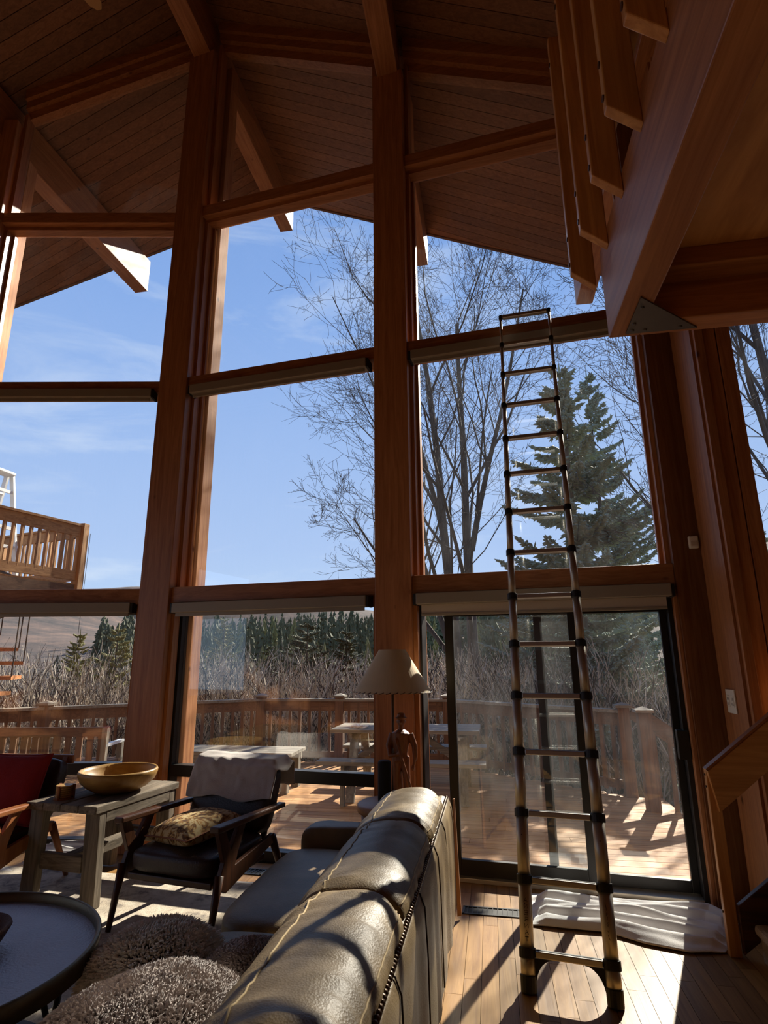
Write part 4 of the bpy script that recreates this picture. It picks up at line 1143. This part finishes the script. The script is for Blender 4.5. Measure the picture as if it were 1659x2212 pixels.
# ---- ceiling fan, one blade tip in the frame
def make_fan():
    c = V((-.05, -2.55, 6.55))
    t = thing('ceiling_fan', c, 'ceiling fan whose pale blade tip shows at the top left', 'fan')
    m = Mb(); m.tube([(c.x, c.y, 6.7), (c.x, c.y, 8.2)], .02, 10); m.build('down_rod', 'iron_brown', t, smooth=True)
    m = Mb(); m.lathe([(0, -.12), (.07, -.1), (.13, -.02), (.13, .08), (.06, .14), (0, .15)], (c.x, c.y, 6.55), 24); m.build('motor', 'iron_brown', t, smooth=True)
    for k in range(5):
        a = R(83 + 72 * k); d = V((math.cos(a), math.sin(a), 0)); s = V((-d.y, d.x, .12)).normalized()
        pts = []
        for u, w in ((.16, -.045), (.45, -.065), (.80, -.075), (.90, -.06), (.945, -.02), (.945, .02), (.90, .06), (.80, .075), (.45, .065), (.16, .045)): pts.append(c + d * u + s * w)
        m = Mb(); m.prism(pts, (0, 0, .008)); m.build('blade', 'fan_blade', t, fixn=True)
make_fan()

# ================================================================== OUTSIDE
ZD = -.06    # deck surface
def terrain_z(x, y):
    z = -1.9 - .25 * noise.noise(V((x * .05, y * .05, 0)))
    def g(cx, cy, h, sx, sy): return h * math.exp(-((x - cx) / sx) ** 2 - ((y - cy) / sy) ** 2)
    f = max(0, y - 24)
    z += min(f * .085, 4.2) * (1 / (1 + math.exp((x - 25) / 8)))
    z += g(-150, 120, 25, 62, 80) + g(-230, 330, 44, 200, 60) + g(40, 120, 17, 40, 45) + g(110, 95, 44, 46, 60) + g(-40, 420, 30, 160, 60)
    if y > 30: z += .9 * noise.noise(V((x * .04, y * .04, 3))) * min(1, (y - 30) / 30)
    return z
def make_terrain():
    m = Mb()
    def fn(a, b):
        x = -320 + a * 560; y = 1.0 + 470 * b ** 1.8
        return V((x, y, terrain_z(x, y)))
    m.grid(fn, 150, 110)
    o = m.build('ground', 'ground', smooth=True, origin=(0, 0, -2)); st(o, 'brown hillsides rising beyond the deck')
    m = Mb(); m.box(-60, 60, -60, 3, -2.4, -2.2); st(m.build('yard_ground', 'ground', origin=(0, 0, -2.2)), 'bare ground under and around the house')
make_terrain()

RAIL = [(-5.2, 1.27), (-3.19, 2.79), (-.78, 4.61), (.51, 4.65), (2.2, 4.65), (4.39, 2.92)]
def make_deck():
    m = Mb()
    m.prism([(-5.2, 1.3, ZD - .2), (-5.2, -1.2, ZD - .2), (-3.9, -.55, ZD - .2), (-.3, .12, ZD - .2), (.3, .3, ZD - .2), (2.6, .05, ZD - .2), (4.4, -.3, ZD - .2), (4.75, -.5, ZD - .2), (4.6, 2.9, ZD - .2), (2.2, 4.7, ZD - .2), (-.78, 4.66, ZD - .2)], (0, 0, .16))
    dk = st(m.build('deck', 'railwood_X', fixn=True, origin=(0, 0, ZD)), 'wooden plank deck outside the window wall')
    w = .14; y = -.60
    while y < 4.66:
        yc = y + w / 2
        xl = max(-5.2, -.80 - (4.61 - yc) / .755)
        xr = 4.72 if yc < 2.85 else 2.2 + (4.65 - yc) / 1.73 * 2.19
        pcs = []
        if yc > .42: pcs = [(xl, xr)]
        else:
            rx = 2.584 + (.20 - yc) / .1104
            lx = -.19 - (.36 - yc) / .189
            if rx < xr - .2: pcs.append((max(.35, rx), xr))
            if lx > xl + .2: pcs.append((xl, min(-.15, lx)))
        for a, b in pcs:
            # boards in lengths
            cuts = [a]
            while b - cuts[-1] > 3.4: cuts.append(cuts[-1] + random.uniform(1.6, 3.0))
            cuts.append(b)
            for p, q in zip(cuts, cuts[1:]):
                if q - p < .05: continue
                m = Mb(); m.box(p + .002, q - .002, y, y + w - .008, ZD - .03, ZD); m.build('deck_board', 'deckwood_X', dk)
        y += w
make_deck()

def railing(pts, zd, top, label, post_every=True, group='railings of the deck', cap_posts=(), spacing=.145):
    c = V((sum(p[0] for p in pts) / len(pts), sum(p[1] for p in pts) / len(pts), zd))
    t = thing('deck_railing', c, label, 'railing', group)
    bal = None
    for a, b in zip(pts, pts[1:]):
        A, B = V((a[0], a[1], 0)), V((b[0], b[1], 0)); L = (B - A).length; d = (B - A) / L
        z = V((0, 0, 1)); ang = math.atan2(d.y, d.x)
        m = Mb(); m.beam(A + z * (top - .018), B + z * (top - .018), .14, .036); m.build('top_cap', 'greywood_X', t)
        nrm = V((-d.y, d.x, 0))
        m = Mb(); m.beam(A + z * (top - .11) , B + z * (top - .11), .038, .14); m.build('upper_rail', 'railwood_X', t)
        m = Mb(); m.beam(A + z * (zd + .12), B + z * (zd + .12), .038, .09); m.build('lower_rail', 'railwood_X', t)
        n = int(L / spacing)
        for k in range(1, n):
            p = A + d * (k * L / n)
            if bal is None:
                m = Mb(); m.box(-.02, .02, -.02, .02, zd + .05, top - .05); bal = m.build('baluster', 'railwood_Z', t, origin=(0, 0, zd)); put(bal, (p.x, p.y, zd), t); bal.rotation_euler = (0, 0, ang)
            else: share(bal, 'baluster', (p.x, p.y, zd), t, (0, 0, ang))
    return t
def deck_post(x, y, zb, zt, label, w=.13):
    t = thing('deck_post', (x, y, zb), label, 'post', 'square posts of the deck railing')
    m = Mb(); m.box(x - w / 2, x + w / 2, y - w / 2, y + w / 2, zb, zt - .05); m.build('shaft', 'railwood_Z', t, bevel=.004)
    m = Mb(); m.box(x - w * .72, x + w * .72, y - w * .72, y + w * .72, zt - .05, zt - .02); m.add([(x - w * .6, y - w * .6, zt - .02), (x + w * .6, y - w * .6, zt - .02), (x + w * .6, y + w * .6, zt - .02), (x - w * .6, y + w * .6, zt - .02), (x, y, zt + .012)], [(0, 1, 4), (1, 2, 4), (2, 3, 4), (3, 0, 4)]); m.build('post_cap', 'greywood_X', t)
    return t
TOP = .885
railing(RAIL[0:3], ZD, TOP, 'deck railing slanting away behind the left window')
railing(RAIL[2:5], ZD, TOP, 'deck railing straight behind the picnic table')
railing(RAIL[4:6], ZD, TOP, 'deck railing slanting nearer behind the sliding door')
for (x, y), lab in zip(((-2.06, 3.64), (-.78, 4.61), (.51, 4.65), (2.2, 4.65), (4.39, 2.92), (4.47, 2.28), (-3.19, 2.79)),
                       ('square deck post right of the spiral stairs seen in the left window', 'square deck post at the bend left of the picnic table', 'square deck post right behind the left end of the picnic table', 'square deck post behind the door gap', 'square deck post at the head of the outside steps, seen through the door', 'nearest square deck post seen through the door glass', 'square deck post in front of the spiral stairs')):
    deck_post(x, y, ZD, .96, lab)
# steps down at the right with sloping rails
def make_outside_steps():
    t = thing('outside_steps', (5.2, 2.5, -1), 'sloping handrail and steps going down from the deck outside the door', 'steps')
    for yy in (2.92, 2.28):
        m = Mb(); m.beam((4.47, yy, .86), (6.4, yy + .1, -.45), .04, .14); m.build('sloping_rail', 'railwood_X', t)
        for k in range(6):
            x = 4.7 + k * .28; z = .86 - (x - 4.47) * .68
            m = Mb(); m.box(x - .02, x + .02, yy - .02, yy + .02, z - 1.0, z - .04); m.build('baluster', 'railwood_Z', t)
    for k in range(7):
        m = Mb(); m.box(4.72 + k * .27, 5.0 + k * .27, 2.3, 2.9, ZD - .2 - k * .18, ZD - .16 - k * .18); m.build('step_board', 'deckwood_X', t)
make_outside_steps()

# ---- picnic table on the deck
def make_picnic():
    t = thing('picnic_table', (1.85, 2.7, ZD), 'weathered grey picnic table with attached benches on the deck', 'table')
    z = ZD
    for k in range(5):
        y0 = 2.34 + k * .148
        m = Mb(); m.box(.98, 2.72, y0, y0 + .14, z + .71, z + .75); m.build('table_plank', 'greywood_X', t, bevel=.004)
    for y0 in (1.96, 2.10, 3.20, 3.34):
        m = Mb(); m.box(.92, 2.78, y0, y0 + .132, z + .42, z + .46); m.build('bench_plank', 'greywood_X', t, bevel=.004)
    for x in (1.22, 2.48):
        m = Mb(); m.box(x - .02, x + .02, 2.0, 3.44, z + .34, z + .42); m.build('cross_bar', 'greywood_Y', t)
        for sg in (-1, 1):
            m = Mb(); m.beam((x + .042, 2.7 + sg * .52, z), (x + .042, 2.7 + sg * .24, z + .71), .04, .10, (1, 0, 0)); m.build('leg', 'greywood_Z', t)
        for y in (2.02, 3.40):
            m = Mb(); m.box(x - .02 , x + .02, y - .04, y + .04, z, z + .34); m.build('bench_leg', 'greywood_Z', t)
        m = Mb(); m.box(x - .02, x + .02, 2.36, 3.06, z + .64, z + .71); m.build('top_cleat', 'greywood_Y', t)
    m = Mb(); m.beam((1.24, 2.7, z + .38), (1.75, 2.7, z + .70), .04, .07); m.build('brace', 'greywood_X', t)
    m = Mb(); m.beam((2.46, 2.7, z + .38), (1.95, 2.7, z + .70), .04, .07); m.build('brace', 'greywood_X', t)
    m = Mb()
    pts = [V((1.22 + .16 * a + .05 * math.cos(a * 23), 2.52 + .05 * math.sin(a * 23), z + .765 + .012 * math.sin(a * 40))) for a in [i / 60 for i in range(61)]]
    m.tube(pts, .012, 6); o = m.build('coiled_rope', 'rope', smooth=True); tag(o, 'coil of white rope lying on the picnic table', 'rope')
make_picnic()
def make_benches():
    t = thing('deck_bench', (-.4, 2.7, ZD), 'low wide grey bench on the deck behind the armchair with the towel', 'bench')
    for k in range(4):
        m = Mb(); y0 = 2.45 + k * .142; m.box(-1.35, .48, y0, y0 + .135, .36, .40); m.build('seat_plank', 'greywood_X', t, bevel=.004)
    for x in (-1.25, .38):
        for y in (2.52, 2.94):
            m = Mb(); m.box(x - .045, x + .045, y - .045, y + .045, ZD, .36); m.build('leg', 'greywood_Z', t)
    for y in (2.47, 2.99):
        m = Mb(); m.box(-1.3, .43, y - .018, y + .018, .26, .36); m.build('apron', 'greywood_X', t)
    t = thing('slatted_bench', (-2.5, 1.6, ZD), 'dark wooden bench with an upright slatted back on the deck, seen in the left window', 'bench')
    A, B = V((-3.7, 1.30, 0)), V((-1.46, 1.70, 0)); d = (B - A).normalized(); n = V((-d.y, d.x, 0)); zz = V((0, 0, 1)); L = (B - A).length
    m = Mb(); m.beam(A + zz * .71, B + zz * .71, .04, .10); m.build('top_rail', 'railwood_X', t)
    m = Mb(); m.beam(A + zz * .26, B + zz * .26, .04, .08); m.build('bottom_rail', 'railwood_X', t)
    k = 0; x = .08
    while x < L - .04:
        p = A + d * x
        m = Mb(); m.beam(p + zz * .30, p + zz * .66, .022, .07, d); m.build('slat', 'railwood_Z', t); x += .125
    for k in range(3):
        m = Mb(); q = n * (.10 + k * .14); m.beam(A + q + zz * .36, B + q + zz * .36, .13, .03); m.build('seat_plank', 'railwood_X', t)
    for x in (.03, L - .03):
        for q in (0, .42):
            p = A + d * x + n * q; h = .75 if q == 0 else .55
            m = Mb(); m.beam(p + zz * ZD, p + zz * h, .06, .06, d); m.build('leg', 'greywood_Z', t)
        p = A + d * x; m = Mb(); m.beam(p + zz * .56 + n * (-.02), p + zz * .56 + n * .46, .06, .03); m.build('arm_rest', 'white_paint', t)
make_benches()

# ---- upper balcony with spiral stairs, far left
def make_balcony():
    z0, zt = 2.72, 3.66
    C = V((-3.68, 3.72, 0)); A = V((-4.15, 1.70, 0)); Bp = V((-5.7, 4.25, 0))
    t = thing('upper_balcony', (-4.6, 3, z0 - .2), 'weathered wooden balcony high up in the left window', 'balcony', kind=None)
    zz = V((0, 0, 1))
    bal = None
    for P, Q, in ((A, C), (C, Bp)):
        d = (Q - P).normalized(); L = (Q - P).length
        for z, h in ((zt - .09, .17), (z0 + .12, .15)):
            m = Mb(); m.beam(P + zz * z, Q + zz * z + d * .03, .045, h); m.build('rail_board', 'deckwood_Y', t)
        m = Mb(); m.beam(P + zz * (zt + .01), Q + zz * (zt + .01) + d * .04, .12, .035); m.build('top_cap', 'deckwood_Y', t)
        m = Mb(); m.beam(P + zz * (z0 - .13), Q + zz * (z0 - .13), .045, .2); m.build('rim_joist', 'railwood_Y', t)
        n = int(L / .135)
        for k in range(n):
            p = P + d * (k + .5) * L / n
            if bal is None:
                m = Mb(); m.box(-.02, .02, -.02, .02, z0 + .15, zt - .12); bal = m.build('baluster', 'deckwood_Z', t, origin=(0, 0, z0)); put(bal, (p.x, p.y, z0), t)
            else: share(bal, 'baluster', (p.x, p.y, z0), t)
    for p in (C, A, Bp):
        zb = terrain_z(p.x, p.y) if p is Bp else z0 - .3
        m = Mb(); m.box(p.x - .065, p.x + .065, p.y - .065, p.y + .065, zb, zt + .05); m.build('post', 'deckwood_Z', t, bevel=.004)
    m = Mb(); m.prism([A + zz * (z0 - .04), C + zz * (z0 - .04), Bp + zz * (z0 - .04), V((-6.2, 2.2, z0 - .04))], (0, 0, .04)); m.build('floor_boards', 'deckwood_X', t, fixn=True)
    m = Mb(); m.tube([(-3.60, 3.80, zt - .1), (-3.61, 3.80, 1.6)], .004, 5); m.build('wire', 'black_plastic', t)
    # spiral stairs
    s = thing('spiral_stairs', (-4.40, 2.25, ZD), 'wooden spiral stairs with a curved iron handrail at the left edge of the view', 'stairs')
    cx, cy = -4.40, 2.25
    m = Mb(); m.tube([(cx, cy, ZD), (cx, cy, zt)], .06, 12); m.build('centre_pole', 'iron_brown', s, smooth=True)
    hr = []
    for k in range(14):
        a0 = R(-150 + k * 27); a1 = a0 + R(30); z = ZD + .19 + k * .195; r = .92
        m = Mb(); m.prism([(cx + .05 * math.cos(a0), cy + .05 * math.sin(a0), z - .045), (cx + r * math.cos(a0), cy + r * math.sin(a0), z - .045), (cx + r * math.cos(a1), cy + r * math.sin(a1), z - .045), (cx + .05 * math.cos(a1), cy + .05 * math.sin(a1), z - .045)], (0, 0, .05)); m.build('tread', 'cedar_X', s, fixn=True)
        p = V((cx + r * math.cos(a0), cy + r * math.sin(a0), z))
        m = Mb(); m.tube([p, p + V((0, 0, .92))], .009, 6); m.build('stair_baluster', 'iron_brown', s)
        hr.append(p + V((0, 0, .92)))
    m = Mb(); m.tube(hr, .026, 8); m.build('hand_rail', 'iron_brown', s, smooth=True)
    # white A-frame standing on the balcony
    w = thing('white_ladder', (-5.0, 3.3, z0), 'white painted A-frame step ladder standing on the upper balcony', 'ladder')
    for yy in (-.16, .16):
        for x0, x1 in ((-.42, -.06), (.34, .04)):
            m = Mb(); m.beam((-5.0 + x0, 3.3 + yy * 1.5, z0), (-5.0 + x1, 3.3 + yy, z0 + 1.84), .04, .075, (1, 0, 0)); m.build('rail', 'white_paint', w)
    for k in range(5):
        f = .15 + k * .17
        x = -5.0 - .42 + .36 * f; h = .16 * (1.5 - .5 * f)
        m = Mb(); m.box(x - .04, x + .04, 3.3 - h - .0, 3.3 + h + .0, z0 + 1.84 * f - .015, z0 + 1.84 * f + .015); m.build('step', 'white_paint', w)
        x = -5.0 + .34 - .30 * f
        m = Mb(); m.beam((x, 3.3 - h, z0 + 1.84 * f), (x, 3.3 + h, z0 + 1.84 * f), .03, .05); m.build('brace', 'white_paint', w)
    m = Mb(); m.beam((-5.30, 3.3 - .19, z0 + .95), (-4.74, 3.3 - .19, z0 + .95), .02, .05); m.build('spreader', 'white_paint', w)
    m = Mb(); m.box(-5.12, -4.90, 3.12, 3.48, z0 + 1.83, z0 + 1.88); m.build('top_step', 'white_paint', w, bevel=.01)
make_balcony()

# ---- trees
def bare_tree(name, base, limbs, label, seed, scale=1.0, mat='bark', dmax=4, side=3):
    rnd = random.Random(seed); trunk = Mb(); br = Mb(); tw = Mb()
    def grow(p, d, L, r, depth):
        n = 6 if depth < 2 else (4 if depth < 4 else 3)
        pts = [p.copy()]; rr = [r]; dd = d.copy(); dirs = [d.copy()]
        for i in range(n):
            w = .06 if depth == 0 else (.17 if depth < 2 else .30)
            dd = (dd + V((rnd.uniform(-w, w), rnd.uniform(-w, w), rnd.uniform(-w * .5, w) + (.05 if depth < 3 else .0)))).normalized()
            pts.append(pts[-1] + dd * L / n); rr.append(max(.0045, r * (1 - .72 * (i + 1) / n))); dirs.append(dd.copy())
        tgt = trunk if depth == 0 else (br if depth < 3 else tw)
        tgt.tube(pts, rr, 7 if depth == 0 else (5 if depth < 3 else side), cap=False)
        if depth >= dmax: return
        kids = (9, 6, 5, 4, 3)[depth]
        for k in range(kids):
            f = .22 + .78 * (k + rnd.random()) / kids
            i = min(n - 1, int(f * n)); q = pts[i].lerp(pts[i + 1], f * n - i)
            a = dirs[i]; ax = a.cross(V((rnd.uniform(-1, 1), rnd.uniform(-1, 1), rnd.uniform(-1, 1)))).normalized()
            nd = (Matrix.Rotation(R(rnd.uniform(24, 58)), 3, ax) @ a).normalized()
            if depth == 0: nd = (nd + V((0, 0, .25))).normalized()
            grow(q, nd, L * rnd.uniform(.40, .62) * (1.15 - .45 * f), max(.005, rr[i] * rnd.uniform(.28, .5)), depth + 1)
    t = thing(name, base, label, 'tree')
    b = V(base)
    for (off, d, L, r) in limbs:
        grow(b + V(off), V(d).normalized(), L * scale, r * scale, 0)
    trunk.build('trunk', mat, t, smooth=True); br.build('branches', 'branch_grey', t, smooth=True)
    if tw.v: o = tw.build('twigs', 'branch_grey', t); o['kind'] = 'stuff'
    return t
bare_tree('bare_tree', (2.3, 11.5, -2), [((-.12, 0, 0), (-.05, .0, 1), 14.0, .19), ((.12, .1, 0), (.035, .03, 1), 14.5, .19), ((-.14, 0, 2.6), (-.30, .0, 1), 8.6, .10), ((.22, 0, 6.4), (.30, -.05, 1), 8.0, .09), ((-.5, .1, 6.6), (-.22, .1, 1), 7.5, .09), ((-.2, .1, 3.2), (-.55, .0, .70), 5.2, .08)],
          'tall bare leafless tree with several stems behind the lamp post', 11)
bare_tree('bare_tree', (9.3, 7.6, -2), [((0, 0, 0), (-.05, 0, 1), 12, .2), ((.2, 0, 1.5), (.25, .1, 1), 10, .15), ((-.2, 0, 2.0), (-.40, -.1, .9), 8.5, .075)],
          'bare leafless tree outside the side window at the right edge', 23)

def spruce_mesh(H, Rm, seed, name, dens=1.15, whorls=28):
    rnd = random.Random(seed); m = Mb()
    def spin(p, d, L, r):
        d = d.normalized(); a = d.cross(V((0, 0, 1)));
        a = a.normalized() if a.length > .01 else V((1, 0, 0)); b = d.cross(a)
        q = p + d * L * .45; o = len(m.v)
        m.v += [p, q + a * r, q + b * r, q - a * r, q - b * r, p + d * L]
        m.f += [(o, o + 1, o + 2), (o, o + 2, o + 3), (o, o + 3, o + 4), (o, o + 4, o + 1), (o + 5, o + 2, o + 1), (o + 5, o + 3, o + 2), (o + 5, o + 4, o + 3), (o + 5, o + 1, o + 4)]
    st_ = Mb(); st_.tube([(0, 0, 0), (0.02, 0, H * .5), (0, 0, H * .97)], [.16, .09, .012], 7)
    for w in range(whorls):
        f = w / whorls; z = H * (.06 + .93 * f ** .95)
        R0 = Rm * (1 - f) ** .8 + .10
        nb = 5 + int(4 * (1 - f))
        for k in range(nb):
            a = rnd.uniform(0, 6.283); L = R0 * rnd.uniform(.72, 1.12)
            d = V((math.cos(a), math.sin(a), .10 - .28 * (1 - f)))
            pts = []; n = 7; p = V((0, 0, z + rnd.uniform(-.12, .12)))
            for i in range(n + 1):
                u = i / n; pts.append(p + V((d.x, d.y, 0)) * L * u + V((0, 0, L * (d.z * u + .34 * u * u * (1 - .35 * f)))))
            st_.tube(pts, [max(.006, .03 * (1 - i / n) * (1.2 - f)) for i in range(n + 1)], 3, cap=False)
            nt = int((6 + L * 15) * dens)
            for j in range(nt):
                u = .12 + .88 * j / nt; i = min(n - 1, int(u * n)); q = pts[i].lerp(pts[i + 1], u * n - i)
                td = (pts[i + 1] - pts[i]).normalized(); sd = td.cross(V((0, 0, 1))).normalized()
                for sg in (-1, 1):
                    e = (td * rnd.uniform(.5, 1.0) + sd * sg * rnd.uniform(.5, 1.0) + V((0, 0, rnd.uniform(-.5, .15))))
                    ln = (.11 + .28 * (1 - u) * min(1, L / 1.3)) * rnd.uniform(.7, 1.25)
                    spin(q, e, ln, .036)
                    e2 = e.normalized(); q2 = q + e2 * ln * .45
                    for _ in range(2):
                        spin(q2 + e2 * ln * rnd.uniform(-.2, .2), e2 + V((rnd.uniform(-.9, .9), rnd.uniform(-.9, .9), rnd.uniform(-.7, .2))), ln * .55, .026)
            spin(pts[-1] - (pts[-1] - pts[-2]).normalized() * .08, pts[-1] - pts[-2], .2, .028)
    spin(V((0, 0, H * .93)), V((0, 0, 1)), H * .08, .035)
    return m, st_
def spruces():
    m, s = spruce_mesh(10, 2.55, 4, 'spruce')
    t = thing('blue_spruce', (4.75, 7.8, -2), 'big blue spruce right behind the ladder', 'tree')
    for q in (m, s): q.v = [p + V((4.75, 7.8, -2)) for p in q.v]
    nd = m.build('needles', 'needle_blue', t, origin=(4.75, 7.8, -2)); tk = s.build('trunk', 'bark', t, origin=(4.75, 7.8, -2))
    def another(x, y, z, sc, rot, label, mat=None, grp='conifers growing beyond the deck', sx=1.0):
        o = thing('conifer', (x, y, z), label, 'tree', grp); o.scale = (sc * sx, sc * sx, sc); o.rotation_euler = (0, 0, R(rot))
        for src in (nd, tk):
            c = src.copy(); COL.objects.link(c); c.parent = o; c.location = (0, 0, 0)
            if src is nd and mat:
                c.material_slots[0].link = 'OBJECT'; c.material_slots[0].material = MATS[mat]
        return o
    another(7.5, 18.9, -2.2, 1.56, 70, 'slimmer spruce farther back just right of the big one behind the ladder', sx=.75)
    another(-6.35, 7.45, -2.2, .44, 20, 'pointed conifer tinted as sunlit in the left window, left one of two', 'needle_sun')
    another(-5.15, 7.1, -2.2, .45, 140, 'pointed conifer tinted as sunlit in the left window, right one of two', 'needle_sun', sx=1.1)
    another(-5.97, 14.1, -2.2, .52, 200, 'conifer tinted as sunlit at the left of the middle window', 'needle_sun')
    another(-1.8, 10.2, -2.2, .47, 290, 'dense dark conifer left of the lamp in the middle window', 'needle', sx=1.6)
    another(-.8, 10.4, -2.2, .45, 33, 'bushy dark conifer close behind the lamp shade', 'needle', sx=1.5)
    another(-4.0, 13.2, -2.2, .42, 80, 'small dark conifer above the railing in the middle of the view', 'needle', sx=1.3)
    another(7.6, 6.6, -2.4, .62, 10, 'low blue spruce seen through the right part of the sliding door', sx=1.3)
    another(5.2, 12.6, -2.2, .5, 10, 'low spruce behind the big blue spruce', 'needle', sx=1.5)
spruces()

def conifer_tiers(m, rnd, T, n, c=V((0, 0, 0)), h=1.0, wd=1.0):
    for i in range(T):
        f = i / T; z0 = .06 + .86 * f; r = .17 * (1 - f) ** .9 + .012
        vs = [c + V((0, 0, (z0 + .15 * (1 - f * .5)) * h))]
        for j in range(n * 2):
            a = math.pi * j / n + rnd.random() * .35; q = r * (1.0 if j % 2 == 0 else .45) * rnd.uniform(.6, 1.25) * wd
            vs.append(c + V((q * math.cos(a) * h, q * math.sin(a) * h, (z0 + rnd.uniform(-.03, .03) - (.03 if j % 2 == 0 else 0)) * h)))
        m.add(vs, [(0, j + 1, (j + 1) % (2 * n) + 1) for j in range(2 * n)])
def far_conifers():
    protos = []
    for k in range(5):
        rnd = random.Random(40 + k); m = Mb()
        conifer_tiers(m, rnd, 15, 10)
        m.add([(-.012, 0, 0), (.012, 0, 0), (0, .015, 0), (0, 0, .3)], [(0, 1, 3), (1, 2, 3), (2, 0, 3)])
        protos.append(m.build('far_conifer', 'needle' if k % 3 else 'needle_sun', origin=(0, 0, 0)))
    rnd = random.Random(9); first = [True] * 5; spots = []
    def spot(d0, d1):
        while True:
            D = rnd.uniform(d0, d1); az = R(rnd.uniform(-46, 14))
            if math.degrees(az) < -36.0 and (D > 42 or rnd.random() < .85): continue
            x, y = 2.885 + D * math.sin(az), -4.67 + D * math.cos(az)
            if x > 14 and D < 45: continue
            return D, x, y
    for k in range(280): spots.append(spot(27, 70))
    spots.sort()
    for i, (D, x, y) in enumerate(spots):
        h = rnd.uniform(2.6, 5.2) * (1.1 if D > 50 else 1.0); k = rnd.randrange(5)
        o = protos[k] if first[k] else protos[k].copy()
        if not first[k]: COL.objects.link(o)
        first[k] = False
        o.location = (x, y, terrain_z(x, y) - .2); w = h * rnd.uniform(.9, 1.35); o.scale = (w, w, h); o.rotation_euler = (0, 0, rnd.uniform(0, 6))
        az = math.degrees(math.atan2(x - 2.885, y + 4.67)); k0 = 'sunlit-tinted olive' if k % 3 == 0 else 'dark green'
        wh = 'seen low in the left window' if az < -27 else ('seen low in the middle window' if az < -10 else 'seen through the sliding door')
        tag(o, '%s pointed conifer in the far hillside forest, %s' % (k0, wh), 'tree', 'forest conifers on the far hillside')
    m = Mb()
    for k in range(520):
        D, x, y = spot(48, 95); conifer_tiers(m, rnd, 8, 6, V((x, y, terrain_z(x, y) - .3)), rnd.uniform(3.6, 6.2), rnd.uniform(.9, 1.3))
    o = m.build('forest', 'needle', origin=(0, 60, 0)); tag(o, 'massed dark conifers covering the ridge behind the nearer forest trees', 'forest', kind='stuff')
far_conifers()

def brush():
    for nm, mat, cnt, seed, lab in (('bare_brush', 'twig', 5200, 3, 'dense thicket of pale bare twigs behind the deck railing'), ('dark_brush', 'branch_grey', 2600, 8, 'darker bare stems mixed into the thicket behind the railing')):
        rnd = random.Random(seed); m = Mb()
        for k in range(cnt):
            D = rnd.uniform(10.8, 21) if k % 4 else rnd.uniform(10.5, 13); az = R(rnd.uniform(-50, 22))
            x, y = 2.885 + D * math.sin(az), -4.67 + D * math.cos(az)
            if y < 5.4 and x > -3 or y < 3.6: y = 5.4 + rnd.random() * 2
            z0 = terrain_z(x, y)
            top = rnd.uniform(.1, 1.7) + .6 * noise.noise(V((x * .35, y * .35, 0))) + (D - 12) * .05
            p = V((x, y, max(z0, -1.0 if rnd.random() < .6 else .2))); d = V((rnd.uniform(-.4, .4), rnd.uniform(-.4, .4), 1)).normalized()
            L = max(.5, top - p.z); n = 5; pts = [p]; 
            for i in range(n):
                d = (d + V((rnd.uniform(-.35, .35), rnd.uniform(-.35, .35), .08))).normalized(); pts.append(pts[-1] + d * L / n)
            m.tube(pts, [.013 * (1 - .7 * i / n) for i in range(n + 1)], 3, cap=False)
            for _ in range(4):
                i = rnd.randrange(1, n); e = (d + V((rnd.uniform(-1, 1), rnd.uniform(-1, 1), rnd.uniform(-.2, .7)))).normalized(); q = pts[i]
                l2 = rnd.uniform(.2, .55)
                mid = q + e * l2 * .5; m.tube([q, mid, mid + (e + V((rnd.uniform(-.5, .5), rnd.uniform(-.5, .5), .3))).normalized() * l2 * .5], [.008, .006, .004], 3, cap=False)
        o = m.build(nm, mat, origin=(0, 10, -2)); tag(o, lab, 'brush', kind='stuff')
brush()
